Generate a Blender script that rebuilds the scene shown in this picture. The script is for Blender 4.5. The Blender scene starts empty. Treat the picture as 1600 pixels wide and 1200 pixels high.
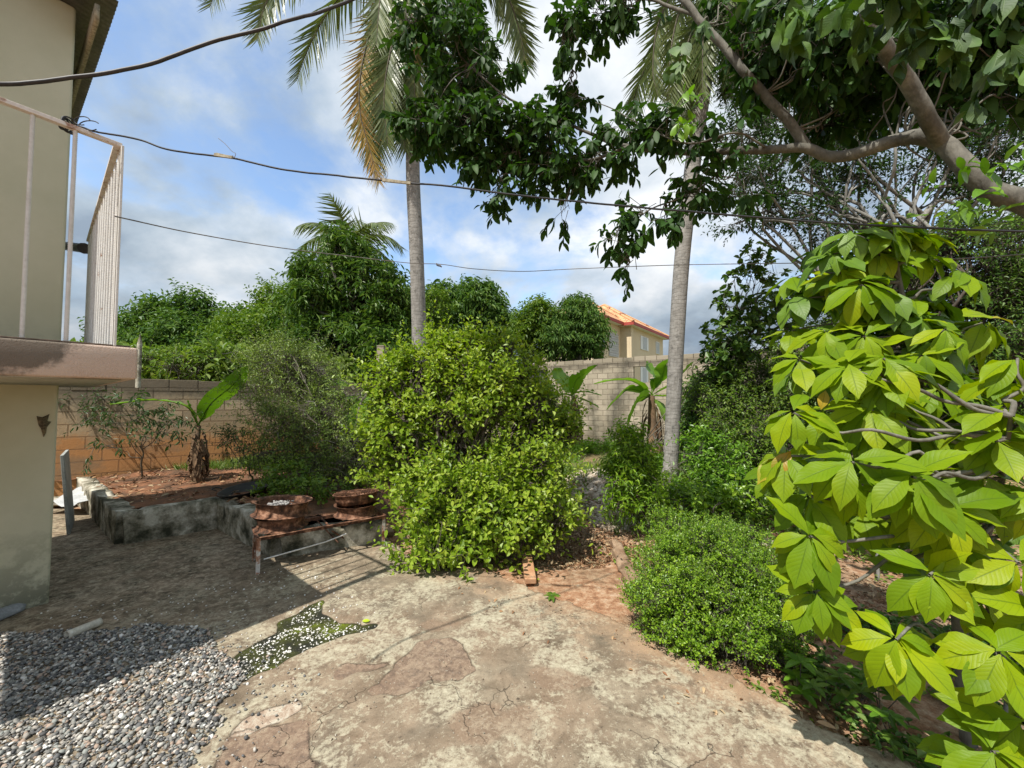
import bpy, math, random
import numpy as np
from mathutils import Vector, Matrix
R = math.radians
random.seed(4)
rng = np.random.default_rng(11)
SC = bpy.context.scene
COL = SC.collection
F = 620.0
CAMZ = 1.62
TH = math.atan(25 / F)
CAM = np.array([0, 0, CAMZ])
FWD = np.array([0, math.cos(TH), math.sin(TH)])
UPV = np.array([0, -math.sin(TH), math.cos(TH)])

def P(px, py, d):
    """photo pixel (1600x1200) at depth d metres -> world point"""
    return CAM + d * (FWD + (px - 800) / F * np.array([1., 0, 0]) + (600 - py) / F * UPV)

def G(px, py, z=0.0):
    r = FWD + (px - 800) / F * np.array([1., 0, 0]) + (600 - py) / F * UPV
    t = (z - CAMZ) / r[2]
    return CAM + r * t

def nrm(v):
    v = np.asarray(v, float)
    return v / np.maximum(np.linalg.norm(v, axis=-1, keepdims=True), 1e-9)

# ------------------------------------------------------------ value noise
_rt = np.random.default_rng(5).random((64, 64, 64))
def vnoise(p, s=1.0):
    p = np.asarray(p, float) * s + 17.3
    i = np.floor(p).astype(int); f = p - i; f = f * f * (3 - 2 * f)
    out = 0
    for dx in (0, 1):
        for dy in (0, 1):
            for dz in (0, 1):
                w = (f[..., 0] if dx else 1 - f[..., 0]) * (f[..., 1] if dy else 1 - f[..., 1]) * (f[..., 2] if dz else 1 - f[..., 2])
                out = out + w * _rt[(i[..., 0] + dx) % 64, (i[..., 1] + dy) % 64, (i[..., 2] + dz) % 64]
    return out
def fbm(p, s=1.0, o=4):
    a, t, w = 0, 0, 1.0
    for k in range(o):
        a = a + w * vnoise(p, s * 2.03 ** k); t += w; w *= .5
    return a / t

# ------------------------------------------------------------ mesh builder
class MB:
    def __init__(s):
        s.v = []; s.l = []; s.c = []; s.n = 0; s.uv = []; s.has_uv = False
    def add(s, v, faces, uv=None):
        v = np.asarray(v, float).reshape(-1, 3)
        if len(v) == 0: return
        if isinstance(faces, np.ndarray):
            s.l.append((faces + s.n).ravel()); s.c.append(np.full(len(faces), faces.shape[1]))
        else:
            s.l.append(np.array([i + s.n for f in faces for i in f])); s.c.append(np.array([len(f) for f in faces]))
        s.v.append(v); s.n += len(v)
        if uv is not None: s.has_uv = True
        s.uv.append(uv if uv is not None else np.zeros((len(v), 2)))
    def build(s, name, mat, parent=None, smooth=True, bevel=0, loc=None):
        me = bpy.data.meshes.new(name)
        v = np.concatenate(s.v); l = np.concatenate(s.l).astype(np.int32); c = np.concatenate(s.c).astype(np.int32)
        off = np.zeros(3)
        if loc is not None: off = np.asarray(loc, float)
        v = v - off
        me.vertices.add(len(v)); me.vertices.foreach_set('co', v.ravel().astype(np.float32))
        me.loops.add(len(l)); me.loops.foreach_set('vertex_index', l)
        st = np.concatenate([[0], np.cumsum(c)[:-1]]).astype(np.int32)
        me.polygons.add(len(c)); me.polygons.foreach_set('loop_start', st); me.polygons.foreach_set('loop_total', c)
        if s.has_uv:
            u = np.concatenate(s.uv)[l]
            ul = me.uv_layers.new(name='UVMap'); ul.data.foreach_set('uv', u.ravel().astype(np.float32))
        me.update(calc_edges=True)
        me.polygons.foreach_set('use_smooth', np.full(len(c), smooth))
        me.materials.append(mat)
        me.validate()
        o = bpy.data.objects.new(name, me); COL.objects.link(o)
        o.location = off
        if parent is not None:
            o.parent = parent; o.location = Vector(off) - world_loc(parent)
        if bevel:
            b = o.modifiers.new('Bevel', 'BEVEL'); b.width = bevel; b.segments = 2; b.limit_method = 'ANGLE'; b.angle_limit = R(35)
        return o

def world_loc(o):
    l = Vector(o.location); p = o.parent
    while p is not None:
        l = l + Vector(p.location); p = p.parent
    return l

def tag(o, label=None, cat=None, group=None, kind=None):
    if label: o['label'] = label
    if cat: o['category'] = cat
    if group: o['group'] = group
    if kind: o['kind'] = kind
    return o

def thing(name, label, cat, loc=(0, 0, 0), group=None):
    o = bpy.data.objects.new(name, None); COL.objects.link(o)
    o.location = [float(a) for a in loc]; o.empty_display_size = .2
    return tag(o, label, cat, group)

def copy_tree(o, parent=None):
    c = o.copy(); COL.objects.link(c)
    if parent is not None: c.parent = parent
    for ch in [x for x in SC.objects if x.parent == o]:
        copy_tree(ch, c)
    return c

# ------------------------------------------------------------ shapes
def catmull(pts, n=6):
    p = np.asarray(pts, float); p = np.vstack([2 * p[0] - p[1], p, 2 * p[-1] - p[-2]])
    out = []
    for i in range(1, len(p) - 2):
        for k in range(n):
            t = k / n
            out.append(.5 * ((2 * p[i]) + (-p[i-1] + p[i+1]) * t + (2*p[i-1] - 5*p[i] + 4*p[i+1] - p[i+2]) * t*t + (-p[i-1] + 3*p[i] - 3*p[i+1] + p[i+2]) * t**3))
    out.append(p[-2])
    return np.array(out)

def tube(mb, pts, rad, seg=8, cap=True, flat=1.0):
    pts = np.asarray(pts, float); n = len(pts)
    rad = np.broadcast_to(np.asarray(rad, float), (n,))
    T = nrm(np.gradient(pts, axis=0))
    a = np.array([0, 0, 1.]) if abs(T[0][2]) < .9 else np.array([1., 0, 0])
    X = nrm(np.cross(a, T[0])); Xs = []
    for t in T:
        X = nrm(X - t * np.dot(X, t)); Xs.append(X)
    Xs = np.array(Xs); Ys = np.cross(T, Xs)
    an = np.arange(seg) * 2 * math.pi / seg
    v = pts[:, None] + rad[:, None, None] * (np.cos(an)[None, :, None] * Xs[:, None] + flat * np.sin(an)[None, :, None] * Ys[:, None])
    i = np.arange(n - 1)[:, None] * seg; j = np.arange(seg)[None]; j2 = (j + 1) % seg
    f = np.stack([i + j, i + j2, i + seg + j2, i + seg + j], -1).reshape(-1, 4)
    uv = np.stack([np.broadcast_to(an / 6.283, (n, seg)), np.broadcast_to(np.linspace(0, 1, n)[:, None], (n, seg))], -1).reshape(-1, 2)
    mb.add(v.reshape(-1, 3), f, uv)
    if cap:
        mb.add(v[0], [list(range(seg))[::-1]]); mb.add(v[-1], [list(range(seg))])

def box(mb, c, s, rz=0.0, M=None):
    x, y, z = np.array(s, float) / 2
    v = np.array([[a, b, d] for d in (-z, z) for a, b in ((-x, -y), (x, -y), (x, y), (-x, y))])
    if M is not None: v = v @ np.asarray(M).T
    ca, sa = math.cos(rz), math.sin(rz)
    v = np.stack([v[:, 0]*ca - v[:, 1]*sa, v[:, 0]*sa + v[:, 1]*ca, v[:, 2]], 1) + np.asarray(c, float)
    mb.add(v, [(3, 2, 1, 0), (4, 5, 6, 7), (0, 1, 5, 4), (1, 2, 6, 5), (2, 3, 7, 6), (3, 0, 4, 7)])

def bar(mb, a, b, w, h=None, up=(0, 0, 1)):
    """square bar between two points"""
    a = np.asarray(a, float); b = np.asarray(b, float); h = h or w
    t = nrm(b - a); u = np.asarray(up, float)
    if abs(np.dot(t, u)) > .95: u = np.array([1., 0, 0])
    x = nrm(np.cross(t, u)); y = np.cross(x, t)
    v = [p + sx * x * w / 2 + sy * y * h / 2 for p in (a, b) for sx, sy in ((-1, -1), (1, -1), (1, 1), (-1, 1))]
    mb.add(v, [(3, 2, 1, 0), (4, 5, 6, 7), (0, 1, 5, 4), (1, 2, 6, 5), (2, 3, 7, 6), (3, 0, 4, 7)])

def prism(mb, poly, z0, z1):
    n = len(poly); p = np.asarray(poly, float)[:, :2]
    v = np.vstack([np.c_[p, np.full(n, z0)], np.c_[p, np.full(n, z1)]])
    f = [tuple(range(n))[::-1], tuple(range(n, 2 * n))] + [(i, (i+1) % n, n + (i+1) % n, n + i) for i in range(n)]
    a = sum(p[i][0] * p[(i+1) % n][1] - p[(i+1) % n][0] * p[i][1] for i in range(n))
    if a < 0: f = [q[::-1] for q in f]
    mb.add(v, f)

def lathe(mb, prof, seg=40, M=None, loc=(0, 0, 0)):
    pr = np.asarray(prof, float); n = len(pr); an = np.arange(seg) * 2 * math.pi / seg
    v = np.stack([pr[:, None, 0] * np.cos(an), pr[:, None, 0] * np.sin(an), np.broadcast_to(pr[:, None, 1], (n, seg))], -1).reshape(-1, 3)
    if M is not None: v = v @ np.asarray(M).T
    v = v + np.asarray(loc, float)
    i = np.arange(n - 1)[:, None] * seg; j = np.arange(seg)[None]; j2 = (j + 1) % seg
    mb.add(v, np.stack([i + j, i + j2, i + seg + j2, i + seg + j], -1).reshape(-1, 4))

def rotm(ax, a):
    return np.array(Matrix.Rotation(a, 3, ax))

def inpoly(x, y, poly):
    poly = np.asarray(poly)[:, :2]; ins = np.zeros(x.shape, bool); n = len(poly)
    for i in range(n):
        x1, y1 = poly[i]; x2, y2 = poly[(i + 1) % n]
        c = ((y1 > y) != (y2 > y)) & (x < (x2 - x1) * (y - y1) / (y2 - y1 + 1e-12) + x1)
        ins ^= c
    return ins

# ------------------------------------------------------------ leaves
def t_quad(w=.45, fold=.1, droop=.12):
    return (np.array([[0, 0, 0], [w/2, .45, fold], [0, 1, -droop], [-w/2, .45, fold]]), np.array([[0, 1, 2, 3]]), None)
def t_leaf(w=.45, fold=.08, droop=.15, k=.4):
    return (np.array([[0, 0, 0], [w/2, k, fold], [w*.4, k+.32, fold*.6 - droop*.3], [0, 1, -droop], [-w*.4, k+.32, fold*.6 - droop*.3], [-w/2, k, fold]]),
            np.array([[0, 1, 2, 3], [0, 3, 4, 5]]), None)
def t_leaf8(w=.4, fold=.07, droop=.2, wide=.45):
    """rounded leaf with midrib: 8+ verts"""
    ys = [0, .15, .42, .7, .9, 1]; ws = [0, .55, 1, .85, .45, 0]
    z = lambda y: -droop * y * y
    v = []; f = []
    for y, q in zip(ys, ws):
        v += [[-w/2*q, y, z(y) + fold*q], [0, y, z(y)], [w/2*q, y, z(y) + fold*q]]
    for i in range(5):
        a = i * 3
        f += [[a, a+1, a+4, a+3], [a+1, a+2, a+5, a+4]]
    uv = np.array([[.5 + .5*s, y] for y in ys for s in (-1, 0, 1)])
    return (np.array(v), np.array(f), uv)
def t_hero(w=.42, fold=.06, droop=.35, wave=.02, tip=.62, ph=0., ny=10):
    v = []; uv = []; f = []
    for i in range(ny + 1):
        y = i / ny
        q = (math.sin(math.pi * min(1, y * 1.02) ** 1.12) ** .95) * (1 if y < .8 else 1 - (y - .8) * 1.6) if 0 < y < 1 else 0.0
        if y > .97: q = 0.02
        if y < .06: q = .05
        for k, s in enumerate((-1, -.55, 0, .55, 1)):
            zz = -droop * y ** 1.8 + fold * abs(s) * q * (1 - .4 * abs(s)) + wave * math.sin(y * 17 + ph + s * 2) * abs(s) ** 1.5 * q
            v.append([w/2*q*s, y - droop * .25 * y * y, zz]); uv.append([.5 + .5*s, y])
    for i in range(ny):
        for k in range(4):
            a = i * 5 + k; f.append([a, a+1, a+6, a+5])
    return (np.array(v), np.array(f), np.array(uv))
def t_blade(w=.05, droop=.25, n=3):
    v = []; f = []
    for i in range(n + 1):
        y = i / n; q = (1 - y ** 2.2) * .5 * w + .001
        v += [[-q, y, -droop*y*y], [q, y, -droop*y*y]]
    for i in range(n):
        a = 2 * i; f.append([a, a+1, a+3, a+2])
    return (np.array(v), np.array(f), None)

def place(mb, tm, Pp, Y, Nn, S, W=None):
    if len(Pp) == 0: return
    tv, tf, tuv = tm
    Y = nrm(Y); X = nrm(np.cross(Y, Nn)); Z = np.cross(X, Y)
    S = np.broadcast_to(np.asarray(S, float), (len(Pp),)); W = np.ones(len(Pp)) if W is None else W
    v = Pp[:, None] + S[:, None, None] * (tv[None, :, 0, None] * X[:, None] * W[:, None, None] + tv[None, :, 1, None] * Y[:, None] + tv[None, :, 2, None] * Z[:, None])
    f = (np.arange(len(Pp))[:, None, None] * len(tv) + tf[None]).reshape(-1, tf.shape[1])
    uv = None if tuv is None else np.tile(tuv, (len(Pp), 1))
    mb.add(v.reshape(-1, 3), f, uv)

def place_mix(mb, tms, Pp, Y, Nn, S):
    k = rng.integers(0, len(tms), len(Pp)); S = np.broadcast_to(S, (len(Pp),))
    for i, t in enumerate(tms):
        m = k == i; place(mb, t, Pp[m], Y[m], Nn[m], S[m])

def rsph(n):
    return nrm(rng.normal(size=(n, 3)))

def B(px, py, d, rx, ry, rd=None):
    return (P(px, py, d), np.array([rx * d / F, rd or (rx + ry) * .5 * d / F, ry * d / F]))

def foliage(mb, blobs, ntw, nl, L, tl, tms, up=.3, droop=.3, shell=.5, out=.8, twigs=None, tr=.003, lump=.35, zmin=None, whorl=False, gap=.36):
    area = np.array([(b[1].prod()) ** (2/3) for b in blobs]); cnt = np.maximum(1, (ntw * area / area.sum()).astype(int))
    tips = []
    for (c, r), n in zip(blobs, cnt):
        u = rsph(n)
        q = (shell + (1 - shell) * rng.random(n) ** .6) * (1 - lump/2 + lump * 2 * (.6 * vnoise(u * 2.2 + c * 3.1) + .4 * vnoise(u * 5 + c * 7.7) - .25))
        base = c + u * r * q[:, None]
        d = nrm(u * out + rng.normal(size=(n, 3)) * .5 + np.array([0, 0, up]))
        if zmin is not None or gap:
            k = base[:, 2] > (-9 if zmin is None else zmin)
            if gap: k &= fbm(base / (r.mean() * .55) + 5, 1., 2) > gap
            base = base[k]; d = d[k]; u = u[k]; n = len(base)
            if n == 0: continue
        a = nrm(np.cross(d, rsph(n))); b = np.cross(d, a)
        tlv = tl * (.6 + .8 * rng.random(n))
        if twigs is not None:
            for i in range(n):
                s = base[i] - d[i] * tlv[i] * .8
                tube(twigs, [s, base[i], base[i] + d[i] * tlv[i] - np.array([0, 0, droop * tlv[i] * .2])], [tr*1.5, tr, tr*.5], 3, False)
        for j in range(nl):
            t = (j + .5 + .5 * rng.random(n)) / nl if not whorl else np.full(n, .9) + .1 * rng.random(n)
            an = j * 2.4 + rng.random(n) * .9
            pp = np.cos(an)[:, None] * a + np.sin(an)[:, None] * b
            pos = base + d * (tlv * t)[:, None] - np.array([0, 0, 1.]) * (droop * .25 * tlv * t * t)[:, None]
            ly = nrm(d * (.55 if not whorl else .35) + pp * .85 + np.array([0, 0, -droop]) + rng.normal(size=(n, 3)) * .15)
            nn = nrm(np.array([0, 0, 1.]) + rng.normal(size=(n, 3)) * .45 + u * .35)
            S = L * (.65 + .6 * rng.random(n)) * (1 - .25 * (t > .85) * (not whorl))
            place_mix(mb, tms, pos, ly, nn, S)
        tips.append(base)
    return np.concatenate(tips) if tips else np.zeros((0, 3))

def wander(a, b, k=5, amp=.08, sag=0.):
    a = np.asarray(a, float); b = np.asarray(b, float); L = np.linalg.norm(b - a)
    t = np.linspace(0, 1, k)[:, None]
    p = a + (b - a) * t
    o = rng.normal(size=(k, 3)) * amp * L * np.sin(np.pi * t)
    p = p + o + np.array([0, 0, 1.]) * sag * L * np.sin(np.pi * t)
    return catmull(p, 4)

def skeleton(mb, base, fork, blobs, r0, r1, sub=4, sseg=6, amp=.06, stems=1, spread=.0):
    base = np.asarray(base, float); fork = np.asarray(fork, float)
    for s in range(stems):
        bb = base + (rng.normal(size=3) * np.array([spread, spread, 0]) if s else 0)
        ff = fork + (rng.normal(size=3) * np.array([spread, spread, spread]) * 1.5 if s else 0)
        pth = wander(bb, ff, 5, amp)
        tube(mb, pth, np.linspace(r0, r1, len(pth)), 10, False)
        mine = [b for i, b in enumerate(blobs) if i % stems == s]
        for c, r in mine:
            st = pth[int(len(pth) * (.55 + .44 * rng.random())) - 1]
            q = wander(st, c, 5, amp * 1.5, .06)
            tube(mb, q, np.linspace(r1 * .7, r1 * .3, len(q)), sseg, False)
            for k in range(sub):
                e = c + rsph(1)[0] * r * .8
                m = q[int(len(q) * (.5 + .49 * rng.random()))]
                w = wander(m, e, 4, .1, .03)
                tube(mb, w, np.linspace(r1 * .3, r1 * .08, len(w)), 4, False)

# ------------------------------------------------------------ materials
def new_mat(name):
    m = bpy.data.materials.new(name); m.use_nodes = True; nt = m.node_tree; nt.nodes.clear()
    out = nt.nodes.new('ShaderNodeOutputMaterial')
    return m, nt, out
def N(nt, ty, ins=None, **pr):
    n = nt.nodes.new(ty)
    for k, v in pr.items(): setattr(n, k, v)
    for k, v in (ins or {}).items():
        s = n.inputs[k]
        if isinstance(v, bpy.types.NodeSocket): nt.links.new(v, s)
        elif hasattr(s.default_value, '__len__') and len(s.default_value) == 4 and len(v) == 3: s.default_value = (*v, 1)
        else: s.default_value = v
    return n
def ramp(nt, fac, stops, interp='LINEAR'):
    n = nt.nodes.new('ShaderNodeValToRGB'); nt.links.new(fac, n.inputs[0]); e = n.color_ramp.elements
    n.color_ramp.interpolation = interp
    while len(e) < len(stops): e.new(.5)
    for i, (p, c) in enumerate(stops):
        e[i].position = p; e[i].color = (*c, 1) if hasattr(c, '__len__') else (c, c, c, 1)
    return n.outputs[0]
def mix(nt, f, a, b, mode='MIX'):
    n = N(nt, 'ShaderNodeMix', data_type='RGBA', blend_type=mode, clamp_factor=True)
    for s, v in ((n.inputs[0], f), (n.inputs[6], a), (n.inputs[7], b)):
        if isinstance(v, bpy.types.NodeSocket): nt.links.new(v, s)
        elif hasattr(v, '__len__'): s.default_value = (*v, 1)
        else: s.default_value = v
    return n.outputs[2]
def math_(nt, op, a, b=0., c=None, clamp=False):
    n = N(nt, 'ShaderNodeMath', operation=op, use_clamp=clamp)
    for i, v in enumerate((a, b) if c is None else (a, b, c)):
        if isinstance(v, bpy.types.NodeSocket): nt.links.new(v, n.inputs[i])
        else: n.inputs[i].default_value = v
    return n.outputs[0]
def noise(nt, vec, sc, det=6, rough=.6, dist=0.):
    return N(nt, 'ShaderNodeTexNoise', {'Vector': vec, 'Scale': sc, 'Detail': det, 'Roughness': rough, 'Distortion': dist}).outputs[0]
def wpos(nt):
    return N(nt, 'ShaderNodeNewGeometry').outputs['Position']
def bump(nt, h, s=.5, d=.01):
    return N(nt, 'ShaderNodeBump', {'Height': h, 'Strength': s, 'Distance': d}).outputs[0]
def princ(nt, out, col, rough=.7, normal=None, metal=0., spec=.4):
    p = N(nt, 'ShaderNodeBsdfPrincipled', {'Base Color': col, 'Roughness': rough, 'Metallic': metal, 'Specular IOR Level': spec})
    if normal is not None: nt.links.new(normal, p.inputs['Normal'])
    nt.links.new(p.outputs[0], out.inputs[0])
    return p
def mottled(name, stops, sc=8, rough=.8, bs=.4, bd=.01, det=8, metal=0., sc2=60, spec=.3):
    m, nt, out = new_mat(name); w = wpos(nt)
    f = noise(nt, w, sc, det, .65)
    g = noise(nt, w, sc2, 4, .6)
    c = ramp(nt, f, stops)
    c = mix(nt, .35, c, ramp(nt, g, [(.3, .25), (.7, .75)]), 'OVERLAY')
    h = math_(nt, 'ADD', f, math_(nt, 'MULTIPLY', g, .4))
    princ(nt, out, c, rough, bump(nt, h, bs, bd), metal, spec)
    return m
def leaf_mat(name, cols, trans=.35, rough=.45, tcol=None, under=None, spec=.5, veins=False, clump=.25, blotc=(.35, .38, .03)):
    m, nt, out = new_mat(name)
    g = N(nt, 'ShaderNodeNewGeometry')
    f = g.outputs['Random Per Island']
    n = len(cols)
    c = ramp(nt, f, [(i / (n - 1) if n > 1 else 0, k) for i, k in enumerate(cols)])
    cl = noise(nt, g.outputs['Position'], 2.2, 3, .6)
    if veins: c = mix(nt, ramp(nt, noise(nt, g.outputs['Position'], 3.5, 2), [(.40, .6), (.55, 0.)]), c, (.13, .25, .012))
    c = mix(nt, clump, c, ramp(nt, cl, [(.35, (.35, .45, .25)), (.65, (.75, .7, .5))]), 'OVERLAY')
    nor = None
    if veins:
        uv = N(nt, 'ShaderNodeUVMap').outputs[0]
        sx = N(nt, 'ShaderNodeSeparateXYZ', {0: uv})
        au = math_(nt, 'ABSOLUTE', math_(nt, 'SUBTRACT', sx.outputs[0], .5))
        v = math_(nt, 'SUBTRACT', sx.outputs[1], math_(nt, 'MULTIPLY', au, .45))
        wv = math_(nt, 'ABSOLUTE', math_(nt, 'SUBTRACT', math_(nt, 'FRACT', math_(nt, 'MULTIPLY', v, 11.)), .5))
        lat = ramp(nt, wv, [(.0, 1.), (.09, 0.)])
        mid = ramp(nt, au, [(.012, 1.), (.035, 0.)])
        vv = math_(nt, 'MAXIMUM', math_(nt, 'MULTIPLY', lat, .45), mid)
        blot = noise(nt, g.outputs['Position'], 25, 4, .6)
        c = mix(nt, math_(nt, 'MULTIPLY', blot, .35), c, mix(nt, .5, c, blotc))
        c = mix(nt, math_(nt, 'MULTIPLY', vv, .6), c, (.07, .13, .01))
        nor = bump(nt, math_(nt, 'SUBTRACT', wv, vv), .22, .003)
    if under is not None:
        c = mix(nt, g.outputs['Backfacing'], c, mix(nt, .6, c, under))
    p = N(nt, 'ShaderNodeBsdfPrincipled', {'Base Color': c, 'Roughness': rough, 'Specular IOR Level': spec})
    if nor is not None: nt.links.new(nor, p.inputs['Normal'])
    tc = mix(nt, 1., c, tcol or (1.25, 1.35, .5), 'MULTIPLY')
    t = N(nt, 'ShaderNodeBsdfTranslucent', {'Color': tc})
    s = N(nt, 'ShaderNodeMixShader', {0: trans, 1: p.outputs[0], 2: t.outputs[0]})
    nt.links.new(s.outputs[0], out.inputs[0])
    return m
# ============================================================ CAMERA, SKY, SUN
cd = bpy.data.cameras.new('camera'); cam = bpy.data.objects.new('camera', cd); COL.objects.link(cam)
cd.sensor_width = 36; cd.lens = F / 1600 * 36; cd.clip_end = 3000; cd.clip_start = .02
cam.location = CAM; cam.rotation_euler = (R(90) + TH, 0, 0); SC.camera = cam
SUNH = nrm([.61, .79]); EL = R(58)
sl = bpy.data.lights.new('sun', 'SUN'); sl.energy = 4.1; sl.angle = R(.55); sl.color = (1, .955, .88)
so = bpy.data.objects.new('sun', sl); COL.objects.link(so)
sd = Vector((SUNH[0] * math.cos(EL), SUNH[1] * math.cos(EL), -math.sin(EL)))
so.rotation_euler = sd.to_track_quat('-Z', 'Y').to_euler(); so.location = (-6, -6, 12)
w = bpy.data.worlds.new('World'); SC.world = w; w.use_nodes = True; nt = w.node_tree; nt.nodes.clear()
wo = nt.nodes.new('ShaderNodeOutputWorld')
sky = nt.nodes.new('ShaderNodeTexSky'); sky.sky_type = 'NISHITA'; sky.sun_disc = False
sky.sun_elevation = EL; sky.sun_rotation = math.atan2(-SUNH[0], -SUNH[1]); sky.air_density = 1.0; sky.dust_density = .6; sky.ozone_density = 1.6
tc = nt.nodes.new('ShaderNodeTexCoord').outputs['Generated']
sx = N(nt, 'ShaderNodeSeparateXYZ', {0: tc})
zz = math_(nt, 'ADD', math_(nt, 'MAXIMUM', sx.outputs[2], 0.0), .45)
pv = N(nt, 'ShaderNodeCombineXYZ', {0: math_(nt, 'DIVIDE', sx.outputs[0], zz), 1: math_(nt, 'DIVIDE', sx.outputs[1], zz), 2: 3.7}).outputs[0]
n1 = noise(nt, pv, 2.1, 9, .58, .2)
n2 = noise(nt, N(nt, 'ShaderNodeVectorMath', {0: pv, 1: (4.2, 1.3, 2.)}, operation='ADD').outputs[0], 1.9, 8, .56, .2)
def dirmask(px, py, a0, a1):
    d = nrm(P(px, py, 1) - CAM)
    dt = N(nt, 'ShaderNodeVectorMath', {0: tc, 1: tuple(d)}, operation='DOT_PRODUCT').outputs['Value']
    return N(nt, 'ShaderNodeMapRange', {0: dt, 1: math.cos(R(a0)), 2: math.cos(R(a1)), 3: 0., 4: 1.}, interpolation_type='SMOOTHSTEP').outputs[0]
hole = math_(nt, 'MAXIMUM', dirmask(310, 160, 17, 3), math_(nt, 'MULTIPLY', dirmask(190, 200, 10, 2), .9))
hole2 = math_(nt, 'MULTIPLY', dirmask(1420, 330, 18, 5), .35)
cl = math_(nt, 'SUBTRACT', math_(nt, 'SUBTRACT', n1, math_(nt, 'MULTIPLY', hole, .095)), math_(nt, 'MULTIPLY', hole2, .12))
cov = ramp(nt, cl, [(.32, 0.), (.38, .35), (.45, .88), (.54, 1.)])
shade = ramp(nt, n2, [(.36, (1.6, 2.0, 2.5)), (.45, (2.3, 2.75, 3.2)), (.53, (3.2, 3.55, 3.9)), (.64, (4.7, 4.8, 4.9))])
low = N(nt, 'ShaderNodeMapRange', {0: sx.outputs[2], 1: .0, 2: .36, 3: .62, 4: 1.}).outputs[0]
shade = N(nt, 'ShaderNodeVectorMath', {0: shade, 3: 1.}, operation='SCALE'); nt.links.new(low, shade.inputs[3]); shade = shade.outputs[0]
skyc = N(nt, 'ShaderNodeVectorMath', {0: sky.outputs[0], 1: (1.15, 1.15, 1.12)}, operation='MULTIPLY').outputs[0]
mx = N(nt, 'ShaderNodeMix', {0: cov}, data_type='RGBA'); nt.links.new(skyc, mx.inputs[6]); nt.links.new(shade, mx.inputs[7])
bg = N(nt, 'ShaderNodeBackground', {0: mx.outputs[2], 1: .15}); nt.links.new(bg.outputs[0], wo.inputs[0])
SC.view_settings.view_transform = 'Standard'; SC.view_settings.look = 'None'; SC.view_settings.exposure = 0.62
SC.cycles.max_bounces = 6; SC.cycles.diffuse_bounces = 3; SC.cycles.glossy_bounces = 2; SC.cycles.transmission_bounces = 4
SC.cycles.transparent_max_bounces = 8; SC.cycles.caustics_reflective = False; SC.cycles.caustics_refractive = False
SC.cycles.sample_clamp_indirect = 6

# ============================================================ MATERIALS
M = {}
M['cream'] = mottled('cream_paint', [(.3, (.50, .50, .33)), (.7, (.60, .58, .42))], 1.5, .85, .25, .004, 8, sc2=160)
def wallstain():
    m, nt, out = new_mat('cream_render_stained'); w = wpos(nt)
    f = noise(nt, w, 1.6, 8, .65); g = noise(nt, w, 150, 3, .6); s = noise(nt, w, 5, 8, .7)
    c = ramp(nt, f, [(.3, (.50, .49, .35)), (.7, (.60, .58, .44))])
    z = N(nt, 'ShaderNodeSeparateXYZ', {0: w}).outputs[2]
    a = N(nt, 'ShaderNodeMapRange', {0: z, 1: 1.9, 2: 2.35, 3: 1., 4: 0.}).outputs[0]
    b = N(nt, 'ShaderNodeMapRange', {0: z, 1: 1.75, 2: 1.8, 3: 0., 4: 1.}).outputs[0]
    e = N(nt, 'ShaderNodeMapRange', {0: z, 1: 0., 2: 1.0, 3: 1., 4: 0.}).outputs[0]
    k = math_(nt, 'MAXIMUM', math_(nt, 'MULTIPLY', a, b), e)
    k = math_(nt, 'MULTIPLY', math_(nt, 'MULTIPLY', k, k), ramp(nt, s, [(.45, 0.), (.57, .9)]))
    c = mix(nt, k, c, (.13, .13, .09))
    princ(nt, out, c, .88, bump(nt, g, .3, .003), 0, .2); return m
M['render'] = wallstain()
def slabmat():
    m, nt, out = new_mat('pink_render'); w = wpos(nt)
    s = noise(nt, w, 4.5, 9, .68); g = noise(nt, w, 130, 4, .7)
    c = ramp(nt, noise(nt, w, 3, 5), [(.3, (.60, .45, .36)), (.7, (.70, .56, .46))])
    y = N(nt, 'ShaderNodeSeparateXYZ', {0: w})
    a = N(nt, 'ShaderNodeMapRange', {0: y.outputs[1], 1: 2.0, 2: 2.3, 3: .75, 4: .0}).outputs[0]
    t = N(nt, 'ShaderNodeMapRange', {0: y.outputs[2], 1: 1.78, 2: 1.95, 3: .0, 4: .42}).outputs[0]
    k = ramp(nt, math_(nt, 'ADD', math_(nt, 'MULTIPLY', s, .5), math_(nt, 'ADD', math_(nt, 'MULTIPLY', a, .45), math_(nt, 'MULTIPLY', t, .5))), [(.50, 0.), (.57, .8)])
    c = mix(nt, k, c, (.09, .08, .06))
    princ(nt, out, c, .9, bump(nt, math_(nt, 'ADD', g, math_(nt, 'MULTIPLY', s, 2.)), .9, .008), 0, .2); return m
M['pink'] = slabmat()
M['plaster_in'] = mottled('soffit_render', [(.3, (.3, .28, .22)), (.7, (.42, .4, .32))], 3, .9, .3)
M['roofmetal'] = mottled('corrugated_roof', [(.3, (.16, .15, .14)), (.7, (.30, .28, .26))], 3, .5, .1, .002, metal=.4)
M['whiterail'] = mottled('flaking_white_paint', [(.3, (.30, .16, .10)), (.36, (.62, .6, .56)), (.7, (.72, .71, .68))], 9, .55, .3, .002)
M['rustrail'] = mottled('rusty_rail_paint', [(.3, (.26, .13, .09)), (.38, (.5, .38, .31)), (.46, (.68, .63, .58))], 14, .7, .4, .003)
M['black'] = mottled('black_rubber', [(.3, (.015, .015, .017)), (.7, (.04, .04, .042))], 20, .5, .2, .002)
M['cable2'] = mottled('dark_cable', [(.3, (.025, .024, .025)), (.7, (.055, .05, .05))], 20, .5, .2, .002)
M['wire'] = mottled('grey_wire', [(.3, (.13, .11, .10)), (.7, (.26, .24, .23))], 20, .5, .2, .002)
M['wood'] = mottled('weathered_wood', [(.3, (.22, .19, .13)), (.7, (.42, .38, .28))], 30, .8, .3, .002)
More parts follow.
